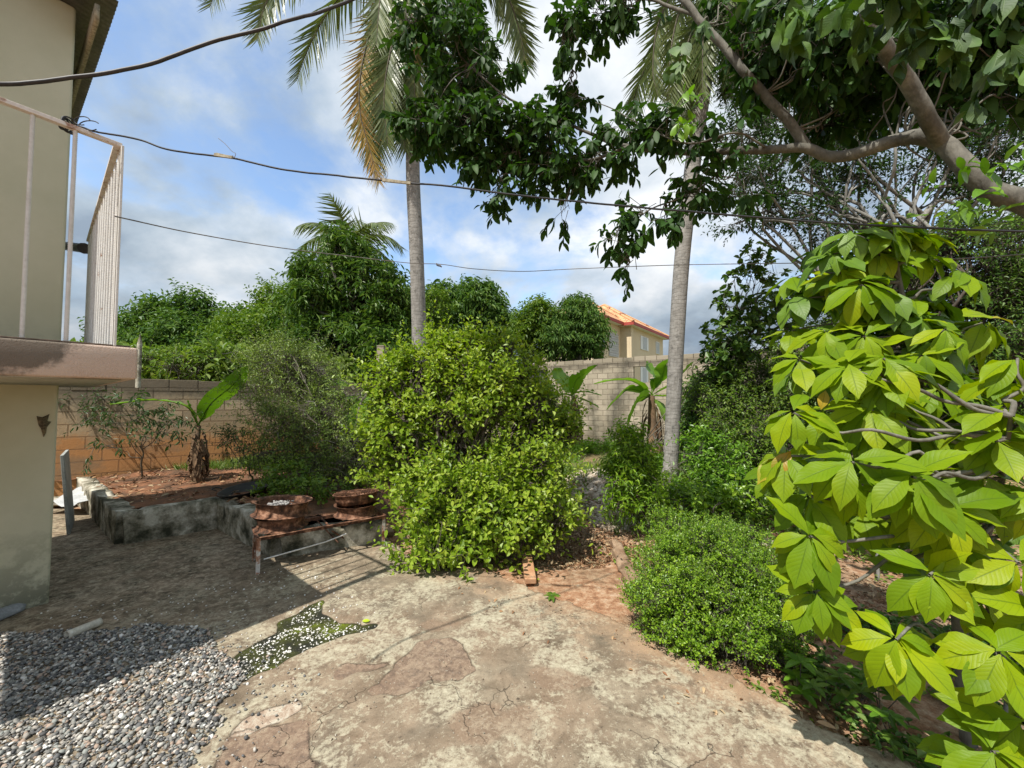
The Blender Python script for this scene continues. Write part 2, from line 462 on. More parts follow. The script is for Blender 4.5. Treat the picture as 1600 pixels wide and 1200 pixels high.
M['rust'] = mottled('rust', [(.32, (.022, .013, .009)), (.44, (.075, .036, .021)), (.54, (.17, .078, .042)), (.64, (.34, .19, .12))], 16, .8, .6, .004)
M['rustpaint'] = mottled('rusty_white_paint', [(.38, (.16, .06, .03)), (.5, (.38, .2, .12)), (.58, (.55, .52, .47))], 11, .75, .5, .003)
M['ash'] = mottled('ash', [(.3, (.12, .11, .1)), (.7, (.5, .48, .46))], 40, .95, .6)
M['pan'] = mottled('sooty_iron', [(.3, (.02, .02, .02)), (.6, (.05, .048, .045)), (.75, (.12, .1, .07))], 7, .5, .3, .003)
M['sheet'] = mottled('aluminium_sheet', [(.3, (.35, .36, .36)), (.7, (.55, .56, .56))], 5, .5, .3, .01)
M['pvc'] = mottled('old_pvc', [(.3, (.4, .36, .29)), (.7, (.6, .57, .48))], 18, .6, .2, .002)
M['stone'] = mottled('pale_rubble_stone', [(.25, (.22, .15, .09)), (.45, (.42, .34, .25)), (.7, (.62, .55, .45))], 7, .95, 1., .02)
M['curb'] = mottled('mossy_concrete', [(.36, (.045, .045, .028)), (.44, (.14, .13, .09)), (.52, (.30, .275, .21)), (.62, (.55, .52, .43))], 5, .95, .9, .012)
M['board'] = mottled('grey_board', [(.3, (.2, .21, .19)), (.7, (.42, .43, .4))], 6, .8, .3, .002)
M['plankred'] = mottled('soil_stained_plank', [(.3, (.36, .17, .08)), (.6, (.48, .28, .16)), (.75, (.5, .4, .28))], 9, .9, .5, .004)
M['fascia'] = mottled('red_fascia', [(.3, (.33, .05, .04)), (.7, (.42, .08, .06))], 3, .6, .1)
M['housecream'] = mottled('peach_render', [(.3, (.62, .50, .33)), (.7, (.7, .58, .4))], .6, .85, .1)
M['white'] = mottled('white_paint', [(.3, (.74, .74, .72)), (.7, (.82, .82, .8))], 3, .5, .05)
M['glassdark'] = mottled('dark_glass', [(.3, (.07, .08, .09)), (.7, (.14, .16, .17))], 1, .15, .02, spec=.8)
M['glasspale'] = mottled('pale_louvre_glass', [(.3, (.4, .44, .46)), (.7, (.55, .58, .6))], 1, .2, .02)
def bark(name, a, b, rings=False, sc=10):
    m, nt, out = new_mat(name); w = wpos(nt)
    f = noise(nt, w, sc, 8, .65)
    st = noise(nt, N(nt, 'ShaderNodeVectorMath', {0: w, 1: (1, 1, .15)}, operation='MULTIPLY').outputs[0], sc * 4, 5, .6)
    c = ramp(nt, f, [(.3, a), (.7, b)]); h = st
    if rings:
        z = N(nt, 'ShaderNodeSeparateXYZ', {0: w}).outputs[2]
        q = math_(nt, 'ADD', math_(nt, 'MULTIPLY', z, 14.), math_(nt, 'MULTIPLY', noise(nt, w, 4, 4), 2.4))
        r = math_(nt, 'ABSOLUTE', math_(nt, 'SUBTRACT', math_(nt, 'FRACT', q), .5))
        rr = ramp(nt, r, [(.0, .25), (.12, 1.)])
        c = mix(nt, math_(nt, 'MULTIPLY', math_(nt, 'SUBTRACT', 1., rr), .45), c, (.07, .065, .055))
        c = mix(nt, .4, c, ramp(nt, st, [(.3, .3), (.7, .7)]), 'OVERLAY')
        blot = ramp(nt, noise(nt, w, 7, 6, .7), [(.56, 0.), (.66, .7)]); c = mix(nt, blot, c, (.09, .085, .075))
        h = math_(nt, 'ADD', math_(nt, 'MULTIPLY', rr, .5), st)
    else:
        c = mix(nt, .4, c, ramp(nt, st, [(.3, .25), (.7, .75)]), 'OVERLAY')
        blot = ramp(nt, noise(nt, w, 3.5, 6, .7), [(.5, 0.), (.62, .55)]); c = mix(nt, blot, c, (.055, .05, .042))
    princ(nt, out, c, .9, bump(nt, h, .7, .012), 0, .2); return m
M['palmbark'] = bark('palm_trunk_bark', (.2, .185, .165), (.36, .34, .31), True)
M['bark'] = bark('smooth_grey_bark', (.10, .096, .078), (.23, .218, .185))
M['palebark'] = bark('pale_bark', (.17, .165, .145), (.30, .29, .26))
M['darkbark'] = bark('dark_bark', (.05, .04, .03), (.12, .1, .08))
M['twig'] = bark('dry_twig', (.09, .08, .06), (.2, .18, .14), sc=20)
M['drystem'] = bark('dry_banana_stem', (.10, .06, .035), (.3, .2, .12), sc=14)

L = {}
L['lime'] = leaf_mat('lime_bush_leaf', [(.12, .21, .015), (.20, .31, .02), (.28, .39, .035), (.38, .46, .07), (.22, .34, .025)], .40, .42, (1.25, 1.3, .45), spec=.4)
L['hero'] = leaf_mat('broad_yellow_green_leaf', [(.15, .27, .004), (.24, .35, .004), (.33, .41, .005), (.19, .31, .004), (.09, .19, .005)], .40, .45, (1.3, 1.3, .15), veins=True, spec=.22, blotc=(.34, .38, .01), clump=.1)
L['heroshade'] = leaf_mat('broad_leaf_painted_shade', [(.05, .13, .012), (.08, .18, .015), (.13, .24, .015)], .32, .5, (1.2, 1.4, .5), veins=True, clump=.1)  # darker copy of the broad leaf, inner shade put into its colour
L['herored'] = leaf_mat('withering_orange_leaf', [(.5, .1, .01), (.5, .3, .02), (.42, .42, .02)], .3, .45, (1.1, 1., .5), veins=True)
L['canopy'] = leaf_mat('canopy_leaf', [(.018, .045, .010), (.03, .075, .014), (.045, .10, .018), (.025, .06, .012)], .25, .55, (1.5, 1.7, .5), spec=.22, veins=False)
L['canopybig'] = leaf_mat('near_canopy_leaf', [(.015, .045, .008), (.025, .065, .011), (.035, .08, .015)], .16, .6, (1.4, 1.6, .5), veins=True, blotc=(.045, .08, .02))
L['mid'] = leaf_mat('mid_green_leaf', [(.06, .125, .015), (.10, .18, .02), (.15, .235, .03), (.2, .27, .04)], .32, .45, spec=.35)
L['dark'] = leaf_mat('dark_green_leaf', [(.04, .095, .018), (.065, .135, .022), (.10, .18, .03), (.16, .24, .05)], .27, .42, spec=.35)
L['far'] = leaf_mat('distant_leaf', [(.055, .12, .03), (.09, .175, .035), (.15, .23, .05)], .27, .5, spec=.3)
L['bright'] = leaf_mat('bright_green_leaf', [(.09, .2, .015), (.14, .28, .02), (.2, .34, .03)], .34, .4)
L['box'] = leaf_mat('small_shrub_leaf', [(.08, .17, .012), (.14, .26, .015), (.21, .35, .02), (.29, .42, .04)], .32, .4)
L['feather'] = leaf_mat('feathery_leaf', [(.11, .17, .04), (.16, .24, .05), (.22, .30, .06), (.28, .34, .09)], .25, .5)
L['cassava'] = leaf_mat('cassava_leaf', [(.05, .09, .04), (.07, .12, .045), (.05, .1, .03)], .25, .45)
L['banana'] = leaf_mat('banana_leaf', [(.13, .26, .02), (.18, .32, .03), (.1, .22, .02)], .38, .35)
L['palm'] = leaf_mat('palm_leaflet', [(.07, .11, .03), (.12, .16, .05), (.17, .2, .07), (.09, .13, .04)], .25, .4)
L['palmold'] = leaf_mat('old_palm_leaflet', [(.34, .18, .04), (.42, .26, .06), (.3, .24, .06), (.2, .1, .03)], .3, .5)
L['deadleaf'] = leaf_mat('dead_leaf', [(.13, .06, .03), (.25, .12, .06), (.38, .22, .12), (.45, .34, .22), (.2, .14, .09)], .1, .7, (1, .9, .8))
L['grass'] = leaf_mat('grass_blade', [(.07, .14, .02), (.13, .22, .035), (.25, .28, .08)], .3, .5)
L['weed'] = leaf_mat('tall_weed_leaf', [(.12, .2, .035), (.18, .27, .05), (.25, .32, .08)], .32, .5)

# ============================================================ HOUSE (near left)
ES = np.array([-.8, .6, 0]); EF = np.array([-.6, -.8, 0]); NF = np.array([.8, -.6, 0]); UP = np.array([0, 0, 1.])
HC = np.array([-3.70, 3.24, 0])
house = thing('cream_house', 'cream rendered two storey house with balcony and corrugated roof edge beside the patio', 'house', HC)
def quadbox(mb, o, a, b, z0, z1):
    pts = [o, o + a, o + a + b, o + b]; prism(mb, [p[:2] for p in pts], z0, z1)
mb = MB(); quadbox(mb, HC, EF * 8, ES * 2.2, -.1, 1.755); mb.build('lower_wall', M['render'], house, bevel=.02)
mb = MB(); quadbox(mb, HC, EF * 8, ES * 2.2, 1.95, 4.95); mb.build('upper_wall', M['render'], house, bevel=.02)
# broken patch in the lower wall: dark chipped recess with ragged outline
mb = MB()
cpt = G(70, 690, 0)
def onwall(px, py, off=.006):
    r = FWD + (px - 800) / F * np.array([1., 0, 0]) + (600 - py) / F * UPV
    t = np.dot(HC - CAM, NF) / np.dot(r, NF); return CAM + r * t + NF * off
pts = [onwall(x, y) for x, y in ((57, 650), (66, 652), (77, 647), (74, 658), (80, 659), (73, 668), (72, 676), (68, 683), (64, 670), (60, 664))]
mb.add(pts + [p - NF * .02 for p in pts], [tuple(range(10))[::-1], tuple(range(10, 20))] + [(i, (i+1) % 10, 10 + (i+1) % 10, 10 + i) for i in range(10)])
mb.build('chipped_patch', mottled('bare_concrete_chip', [(.35, (.06, .05, .035)), (.6, (.25, .2, .12))], 25, .95, .8), house)
# balcony slab
SCN = np.array([-2.27, 2.40, 0]); EC = nrm(np.array([-.77, .638, 0]))
mb = MB(); nx = 1
quadbox(mb, SCN, EF * 1.55, EC * 2.32, 1.745, 1.935); mb.build('balcony_slab', M['pink'], house, bevel=.012)
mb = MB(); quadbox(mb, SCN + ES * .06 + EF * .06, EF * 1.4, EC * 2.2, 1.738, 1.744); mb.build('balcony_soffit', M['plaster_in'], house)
mb = MB(); quadbox(mb, SCN + ES * .03 + EF * .03, EF * 1.5, EC * 2.24, 1.937, 1.947); mb.build('balcony_floor', mottled('stained_screed', [(.3, (.09, .07, .05)), (.7, (.28, .2, .15))], 9, .95, .5), house)
# railing
ZR = 3.16; ZF = 1.94
rc = SCN + EF * .10 + ES * .05
rail = thing('railing_tmp', None, None); 
mb = MB(); bar(mb, rc + UP * ZR, rc + EF * 1.5 + UP * (ZR + .02), .035, .022); bar(mb, rc + EF * .02 + UP * ZR, rc + EC * 2.25 + UP * ZR, .03, .02)
railing = mb.build('railing', M['rustrail'], house, smooth=False, bevel=.002)
bpy.data.objects.remove(rail)
mb = MB(); bar(mb, rc + UP * ZF, rc + UP * (ZR - .01), .012, .075, up=ES); mb.build('corner_post', M['whiterail'], railing, smooth=False, bevel=.002)
def rebar(mb, a, b, r=.0095):
    n = int(np.linalg.norm(b - a) / .011); t = np.linspace(0, 1, n * 2)[:, None]
    tube(mb, a + (b - a) * t, np.where(np.arange(n * 2) % 2 == 0, r * 1.18, r * .82), 8)
b0 = MB(); rebar(b0, UP * 0, UP * (ZR - ZF))
bar0 = b0.build('baluster', M['whiterail'], railing)
spots = [rc + EF * (.19 + .155 * i) for i in range(9)] + [rc + EC * (.10 + .155 * i) for i in range(14)]
for i, p in enumerate(spots):
    o = bar0 if i == 0 else bar0.copy()
    if i: COL.objects.link(o); o.parent = railing
    o.location = Vector(p + UP * ZF) - world_loc(railing); o.rotation_euler.z = i * .7
# pipe
mb = MB(); a = P(92, 383, 4.6); b = P(131, 388, 3.9); tube(mb, [a, b], .045, 12); tube(mb, [b, b + (b - a) * .02], .052, 12)
mb.build('drain_pipe', M['cable2'], house)
# corrugated roof sheet + fascia
mb = MB(); nb = 46; Lr = 2.75; st = -.39
ZE = 4.92; ov = .2; depth_in = 5.0
v = []; 
for i in range(nb * 4 + 1):
    s = st + Lr * i / (nb * 4); hh = .014 * math.sin(i / 4 * 2 * math.pi)
    for k, (dd, zz_) in enumerate(((ov, 0), (-depth_in, 1.0))):
        for tt in (0, .006):
            v.append(HC + ES * s + np.array([.6, .8, 0]) * dd + UP * (ZE + hh + zz_ + tt))
v = np.array(v); f = []
for i in range(nb * 4):
    a = i * 4; f += [(a, a+4, a+6, a+2), (a+1, a+3, a+7, a+5), (a, a+1, a+5, a+4)]
mb.add(v, f)
# overhang only 0.5 m past the front face
roof = mb.build('roof', M['roofmetal'], house)
mb = MB(); bar(mb, HC - ES * .3 - EF * .09 + UP * 4.80, HC + ES * 2.2 - EF * .09 + UP * 4.80, .03, .14); mb.build('fascia_board', M['wood'], house)

# ============================================================ PATIO
def W2(l): return [G(x, y) for x, y in l]
edge = W2([(1600, 1275), (1435, 1200), (1370, 1172), (1290, 1138), (1200, 1088), (1130, 1052), (1060, 1018), (1000, 985), (950, 958), (905, 948), (862, 930), (800, 908), (745, 886), (690, 880), (640, 868), (600, 838)])
patio_poly = [np.array([2.6, .9, 0])] + edge + [np.array([-1.45, 5.2, 0]), np.array([-2.4, 5.6, 0]), np.array([-3.6, 7, 0]), np.array([-9.5, 7, 0]), np.array([-9.5, -1.5, 0]), np.array([2.6, -1.5, 0])]
S1 = W2([(578, 1075), (600, 1060), (627, 1030), (650, 1005), (690, 992), (715, 1000), (742, 1025), (745, 1045), (715, 1060), (660, 1068), (620, 1082), (580, 1084)])
S2 = W2([(522, 1050), (530, 1035), (560, 1038), (600, 1032), (607, 1038), (570, 1052), (530, 1062)])
S3 = W2([(330, 1240), (345, 1180), (372, 1140), (395, 1145), (440, 1128), (475, 1125), (488, 1145), (492, 1200), (480, 1240)])
S3b = W2([(365, 1150), (385, 1125), (420, 1105), (465, 1092), (478, 1103), (440, 1125), (395, 1145)])
S4 = W2([(700, 1120), (730, 1098), (790, 1105), (850, 1120), (830, 1150), (760, 1155), (715, 1145)])
S5 = W2([(820, 1055), (860, 1045), (920, 1052), (935, 1075), (880, 1085), (835, 1072)])
S6 = W2([(655, 975), (680, 965), (715, 968), (700, 980), (665, 986)])
MOSS = W2([(345, 1045), (375, 1020), (400, 1003), (430, 988), (440, 968), (470, 955), (500, 936), (509, 942), (500, 957), (530, 972), (565, 976), (590, 972), (588, 979), (545, 992), (480, 1014), (450, 1030), (420, 1047), (388, 1060)])
xs = np.arange(-5.4, 2.6, .0125); ys = np.arange(1.05, 5.9, .0125)
X, Y = np.meshgrid(xs, ys)
Pg = np.stack([X, Y, np.zeros_like(X)], -1)
ex = (fbm(Pg, 9, 5) - .5) * .24; ey = (fbm(Pg + 31, 9, 5) - .5) * .24
fine = (fbm(Pg, 60, 2) - .5)
sp = np.zeros_like(X); 
for s in (S1, S2, S3): sp = np.maximum(sp, inpoly(X + ex * .7, Y + ey * .7, s) * 1.)
sp2 = np.zeros_like(X)
for s in (S4, S5, S6): sp2 = np.maximum(sp2, inpoly(X + ex, Y + ey, s) * 1.)
pale = inpoly(X + ex * .5, Y + ey * .5, S3b) * 1.
moss = inpoly(X + ex * .35, Y + ey * .35, MOSS) * 1.
def blur(a, k=3):
    for _ in range(k):
        a = (np.roll(a, 1, 0) + np.roll(a, -1, 0) + a) / 3; a = (np.roll(a, 1, 1) + np.roll(a, -1, 1) + a) / 3
    return a
sp, sp2, pale, moss = blur(sp), blur(sp2, 5), blur(pale), blur(moss, 2)
Z = .004 * (fbm(Pg, 3, 4) - .5) + .003 * fine - .006 * sp - .002 * sp2 - .011 * moss - .004 * pale
inside = inpoly(X + ex * .6, Y + ey * .6, patio_poly)
# shallow dish near the outer edge where it crumbles
me_ok = inside
ny_, nx_ = X.shape
idx = np.arange(nx_ * ny_).reshape(ny_, nx_)
q = np.stack([idx[:-1, :-1], idx[:-1, 1:], idx[1:, 1:], idx[1:, :-1]], -1).reshape(-1, 4)
ok = (me_ok[:-1, :-1] & me_ok[:-1, 1:] & me_ok[1:, 1:] & me_ok[1:, :-1]).ravel(); q = q[ok]
used, inv = np.unique(q, return_inverse=True); q = inv.reshape(q.shape)
V = np.stack([X.ravel(), Y.ravel(), Z.ravel()], 1)[used]
# skirt
ed = np.concatenate([q[:, [0, 1]], q[:, [1, 2]], q[:, [2, 3]], q[:, [3, 0]]])
key = np.sort(ed, 1); u, ii, cn = np.unique(key[:, 0].astype(np.int64) * 10**7 + key[:, 1], return_index=True, return_counts=True)
be = ed[ii[cn == 1]]
m0 = len(V); V2 = V[be.ravel()].copy(); V2[:, 2] = -.11
mb = MB(); mb.add(np.vstack([V, V2]), np.vstack([q, np.stack([be[:, 1], be[:, 0], m0 + 2*np.arange(len(be)), m0 + 2*np.arange(len(be)) + 1], 1)]))
def patiomat():
    m, nt, out = new_mat('weathered_concrete'); w = wpos(nt)
    at = lambda n: N(nt, 'ShaderNodeAttribute', attribute_name=n).outputs['Fac']
    big = noise(nt, w, 1.3, 6, .6); med = noise(nt, w, 5.5, 8, .68, .6); fi = noise(nt, w, 38, 8, .72, .4); vf = noise(nt, w, 160, 3, .6)
    def th(name, amt=.8, lo=.46, hi=.54): 
        v = math_(nt, 'ADD', at(name), math_(nt, 'MULTIPLY', math_(nt, 'SUBTRACT', fi, .5), amt)); return v, ramp(nt, v, [(lo, 0.), (hi, 1.)])
    def rimr(v, wd=.16): return ramp(nt, v, [(.5 - wd, 0.), (.5, 1.), (.5 + wd, 0.)])
    fi2 = noise(nt, w, 17, 8, .75, .8)
    c = ramp(nt, med, [(.3, (.10, .078, .052)), (.46, (.195, .155, .108)), (.58, (.27, .22, .155)), (.72, (.34, .285, .205))])
    c = mix(nt, ramp(nt, big, [(.42, 0.), (.6, .6)]), c, ramp(nt, med, [(.3, (.19, .13, .085)), (.7, (.33, .235, .16))]))
    bl2 = noise(nt, w, 1.9, 5, .6, .4)
    c = mix(nt, ramp(nt, bl2, [(.52, 0.), (.63, .6)]), c, ramp(nt, fi2, [(.3, (.09, .078, .058)), (.7, (.22, .185, .135))]))
    # pale lichen crust: blotches broken up by fine noise
    k = math_(nt, 'ADD', math_(nt, 'MULTIPLY', noise(nt, w, 2.3, 5, .62, .5), .42), math_(nt, 'ADD', math_(nt, 'MULTIPLY', fi2, .36), math_(nt, 'MULTIPLY', fi, .24)))
    c = mix(nt, ramp(nt, k, [(.505, 0.), (.53, .45), (.60, .9)]), c, ramp(nt, fi, [(.3, (.32, .285, .20)), (.6, (.49, .45, .33))]))
    c = mix(nt, ramp(nt, math_(nt, 'ADD', math_(nt, 'MULTIPLY', fi2, .45), math_(nt, 'MULTIPLY', fi, .55)), [(.36, .7), (.45, 0.)]), c, (.06, .048, .036))
    # mottled brown tone, stronger towards the house
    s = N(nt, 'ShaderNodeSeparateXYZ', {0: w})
    hgrad = math_(nt, 'ADD', math_(nt, 'MULTIPLY', s.outputs[0], -.55), math_(nt, 'MULTIPLY', s.outputs[1], .22))
    hgrad = math_(nt, 'ADD', hgrad, math_(nt, 'MULTIPLY', math_(nt, 'SUBTRACT', med, .5), 1.3))
    houseend = ramp(nt, N(nt, 'ShaderNodeMapRange', {0: hgrad, 1: 1.35, 2: 2.3, 3: 0., 4: 1.}).outputs[0], [(0, 0.), (1, .72)])
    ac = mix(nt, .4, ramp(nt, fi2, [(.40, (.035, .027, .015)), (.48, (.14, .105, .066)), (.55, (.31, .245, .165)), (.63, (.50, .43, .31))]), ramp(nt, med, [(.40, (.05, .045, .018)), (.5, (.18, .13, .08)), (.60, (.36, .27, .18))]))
    c = mix(nt, houseend, c, ac)
    red = math_(nt, 'ADD', math_(nt, 'MULTIPLY', s.outputs[0], .9), math_(nt, 'MULTIPLY', s.outputs[1], 1.))
    rd = N(nt, 'ShaderNodeMapRange', {0: math_(nt, 'ADD', red, math_(nt, 'MULTIPLY', math_(nt, 'SUBTRACT', med, .5), 2.0)), 1: 3.1, 2: 4.0, 3: 0., 4: .6}).outputs[0]
    c = mix(nt, rd, c, (.42, .24, .13))
    br = mix(nt, .5, ramp(nt, fi, [(.3, (.10, .068, .05)), (.7, (.24, .16, .115))]), ramp(nt, fi2, [(.38, (.10, .075, .06)), (.5, (.26, .175, .12)), (.62, (.38, .28, .19))]))
    v1, k1 = th('spall'); v2, k2 = th('spall2', .9, .35, .75); v3, k3 = th('moss', .25); v4, k4 = th('pale', .35)
    c = mix(nt, math_(nt, 'MULTIPLY', k2, .6), c, ramp(nt, fi, [(.3, (.17, .11, .075)), (.7, (.30, .21, .14))]))
    c = mix(nt, math_(nt, 'MULTIPLY', k1, .82), c, br)
    c = mix(nt, math_(nt, 'MULTIPLY', k4, .9), c, ramp(nt, fi2, [(.38, (.30, .21, .15)), (.5, (.42, .33, .25)), (.6, (.5, .46, .37))]))
    mo = ramp(nt, noise(nt, w, 5, 5, .6), [(.40, (.018, .019, .012)), (.56, (.045, .05, .01)), (.68, (.11, .14, .008))])
    c = mix(nt, k3, c, mo)
    brk = ramp(nt, noise(nt, w, 4.5, 3), [(.42, 0.), (.52, 1.)])
    rimk = math_(nt, 'MAXIMUM', math_(nt, 'MULTIPLY', math_(nt, 'MAXIMUM', rimr(v1), rimr(v4)), brk), math_(nt, 'MULTIPLY', rimr(v3), .8))
    c = mix(nt, ramp(nt, vf, [(.30, .75), (.40, 0.)]), c, (.05, .04, .03)); c = mix(nt, ramp(nt, noise(nt, w, 90, 2), [(.66, 0.), (.72, .6)]), c, (.45, .42, .34))
    # hairline cracks
    dv = N(nt, 'ShaderNodeVectorMath', {0: w, 1: N(nt, 'ShaderNodeTexNoise', {'Vector': w, 'Scale': 3., 'Detail': 5}).outputs['Color']}, operation='ADD').outputs[0]
    vo = N(nt, 'ShaderNodeTexVoronoi', {'Vector': dv, 'Scale': 1.1}, feature='DISTANCE_TO_EDGE').outputs['Distance']
    ck = math_(nt, 'MULTIPLY', ramp(nt, vo, [(.0, 1.), (.006, 0.)]), ramp(nt, noise(nt, w, 1.7, 2), [(.5, 0.), (.56, .8)]))
    c = mix(nt, math_(nt, 'MAXIMUM', ck, math_(nt, 'MULTIPLY', rimk, .75)), c, (.03, .022, .015))
    h = math_(nt, 'ADD', math_(nt, 'MULTIPLY', fi, .7), math_(nt, 'ADD', math_(nt, 'MULTIPLY', vf, .35), math_(nt, 'MULTIPLY', ck, -1.)))
    princ(nt, out, c, .92, bump(nt, h, .75, .006), 0, .25)
    return m
patio = mb.build('patio', patiomat(), smooth=True)
tag(patio, 'cracked weathered concrete yard slab', None, kind='structure')
mb = MB(); gx_ = np.arange(-9.4, -5.3, .1); gy_ = np.arange(1.0, 6.1, .1); X2, Y2 = np.meshgrid(gx_, gy_); i2 = np.arange(X2.size).reshape(X2.shape)
mb.add(np.stack([X2, Y2, 0 * X2 - .004], -1).reshape(-1, 3), np.stack([i2[:-1, :-1], i2[:-1, 1:], i2[1:, 1:], i2[1:, :-1]], -1).reshape(-1, 4))
tag(mb.build('patio_beside_house', bpy.data.materials['weathered_concrete']), 'mottled concrete beside the house', None, kind='structure')
def setattr_(o, name, arr):
    a = o.data.attributes.new(name, 'FLOAT', 'POINT'); full = np.zeros(len(o.data.vertices), np.float32); full[:len(arr)] = arr; a.data.foreach_set('value', full)
for nme, arr in (('spall', sp), ('spall2', sp2), ('moss', moss), ('pale', pale)):
    setattr_(patio, nme, arr.ravel()[used])

# ============================================================ PEBBLES
import bmesh
bm = bmesh.new(); bmesh.ops.create_icosphere(bm, subdivisions=2, radius=1)
pv_ = np.array([x.co[:] for x in bm.verts]); pf_ = np.array([[a.index for a in x.verts] for x in bm.faces]); bm.free()
bm = bmesh.new(); bmesh.ops.create_icosphere(bm, subdivisions=1, radius=1)
pl_ = np.array([x.co[:] for x in bm.verts]); lf_ = np.array([[a.index for a in x.verts] for x in bm.faces]); bm.free()
def stones(mb, pos, s, flat=.5, rough=.12, hi=False, tilt=.5):
    n = len(pos); tv, tf = (pv_, pf_) if hi else (pl_, lf_)
    ax = np.stack([np.ones(n), .6 + .35 * rng.random(n), flat * (.7 + .5 * rng.random(n))], 1) * np.asarray(s)[:, None]
    z = nrm(np.c_[rng.normal(size=(n, 2)) * tilt, np.ones(n)]); x = nrm(np.cross(z, rsph(n))); y = np.cross(z, x)
    t = tv[None] * (1 + rough * (rng.random((n, len(tv), 1)) - .5) * 2) 
    v = pos[:, None] + t[..., 0:1] * (x * ax[:, :1])[:, None] + t[..., 1:2] * (y * ax[:, 1:2])[:, None] + t[..., 2:3] * (z * ax[:, 2:3])[:, None]
    f = (np.arange(n)[:, None, None] * len(tv) + tf[None]).reshape(-1, 3)
    mb.add(v.reshape(-1, 3), f)
GRAV = W2([(-60, 985), (70, 980), (150, 985), (230, 975), (300, 985), (345, 1005), (372, 1030), (385, 1060), (362, 1105), (352, 1140), (310, 1185), (265, 1260), (-60, 1290)]) 
GRAV = GRAV + [np.array([-3.6, 1.0, 0])]
def scatter(poly, n, soft=0., sc=2.):
    p = np.asarray(poly); lo = p.min(0); hi = p.max(0)
    q = lo + (hi - lo) * rng.random((n, 3)); q[:, 2] = 0
    d = np.stack([fbm(q, sc, 3) - .5, fbm(q + 9, sc, 3) - .5, np.zeros(n)], 1) * soft
    return q[inpoly(q[:, 0] + d[:, 0], q[:, 1] + d[:, 1], poly)]
q = scatter(GRAV, 26000, .5); q[:, 2] = .002 + .013 * rng.random(len(q))
mb = MB(); stones(mb, q, .007 + .012 * rng.random(len(q)) ** 2, .45, .16)
def pebmat(name, stops):
    m, nt, out = new_mat(name); g = N(nt, 'ShaderNodeNewGeometry')
    c = ramp(nt, g.outputs['Random Per Island'], stops, 'CONSTANT'); f = noise(nt, g.outputs['Position'], 120, 4, .6)
    c = mix(nt, .35, c, ramp(nt, f, [(.3, .3), (.7, .7)]), 'OVERLAY')
    princ(nt, out, c, .75, bump(nt, f, .3, .002), 0, .3); return m
pm = pebmat('river_pebbles', [(0, (.09, .088, .085)), (.14, (.17, .165, .15)), (.30, (.25, .24, .215)), (.44, (.13, .13, .13)), (.54, (.32, .29, .25)), (.66, (.36, .27, .21)), (.74, (.28, .29, .265)), (.82, (.46, .43, .38)), (.92, (.6, .57, .52)), (.975, (.75, .73, .68))])
tag(mb.build('gravel', pm), 'grey and white river pebbles spread over the corner of the patio', 'gravel', kind='stuff')
# strays and white chips set in the mossy patch
q = scatter(MOSS, 2200, .05); q[:, 2] = -.011; q = q[fbm(q, 5, 3) > .42]
mb = MB(); stones(mb, q[:760], .003 + .010 * rng.random(len(q[:760])) ** 1.7, .35, .22)
q = scatter(W2([(260, 930), (480, 880), (620, 960), (480, 1010), (300, 1000), (60, 975), (60, 955)]), 500, .3); q = q[:240]; q[:, 2] = .002
stones(mb, q, .004 + .006 * rng.random(len(q)), .5, .15)
tag(mb.build('white_chip_gravel', pebmat('white_chips', [(0, (.6, .58, .52)), (.4, (.72, .7, .66)), (.8, (.45, .42, .36))])), 'white stone chips set in the mossy patch of the slab', 'gravel', kind='stuff')
q = scatter(W2([(300, 960), (420, 1000), (470, 1060), (440, 1180), (380, 1260), (260, 1260), (340, 1100), (380, 1060), (340, 1000)]), 900, .4); q = q[:330]; q[:, 2] = .004
mb = MB(); stones(mb, q, .004 + .009 * rng.random(len(q)) ** 1.6, .5, .15); tag(mb.build('stray_gravel', pm), 'loose pebbles strayed from the gravel corner onto the slab', 'gravel', kind='stuff')
q = scatter(W2([(420, 1200), (380, 1000), (640, 880), (900, 950), (1180, 1100), (1400, 1200)]), 1500, .2); q[:, 2] = .003
mb = MB(); stones(mb, q, .0018 + .004 * rng.random(len(q)) ** 2, .5, .25); tag(mb.build('concrete_grit', pebmat('grit', [(0, (.3, .27, .21)), (.5, (.14, .1, .07)), (.8, (.45, .41, .33))])), 'fine grit and crumbs scattered over the cracked slab', 'grit', kind='stuff')
# ============================================================ GROUND
def line_d(x, y, a, b):
    a = np.array(a); b = np.array(b); t = nrm(b - a); n = np.array([-t[1], t[0]]); return (x - a[0]) * n[0] + (y - a[1]) * n[1]
WA, WB = np.array([-9.6, 4.9]), np.array([-3.0, 9.2]); WC = np.array([-2.2, 19.4]); WD = np.array([16.0, 6.88])
def sst(a, b, x): t = np.clip((x - a) / (b - a), 0, 1); return t * t * (3 - 2 * t)
def hterr(x, y):
    p = np.stack([x, y, np.zeros_like(x)], -1)
    h = -.075 + .10 * (fbm(p, .9, 4) - .5) + .03 * (fbm(p, 6, 3) - .5)
    d = line_d(x, y, WA, WB)
    h = h + 1.75 * sst(.1, 1.2, d) * sst(1.0, -1.5, x - (-3.0) - .08 * (y - 9)) 
    k = np.exp(-(((x - 1.45) / .62) ** 2 + ((y - 7.1) / 1.0) ** 2)); h = h + .42 * k * (1 + .5 * (fbm(p, 5, 3) - .5))
    k = np.exp(-(((x - 3.0) / 1.1) ** 2 + ((y - 5.2) / .5) ** 2)); h = h + .12 * k
    k = np.exp(-(((x - .55) / .45) ** 2 + ((y - 4.5) / .35) ** 2)); h = h - .10 * k
    far = sst(20, 60, np.hypot(x, y)); h = h + 0.9 * far
    under = inpoly(x, y, patio_poly); return np.where(under, np.minimum(h, -.085), np.minimum(h, h))
gx = np.concatenate([-np.geomspace(420, 9, 34), np.arange(-8.9, 8.9, .065), np.geomspace(9, 420, 34)])
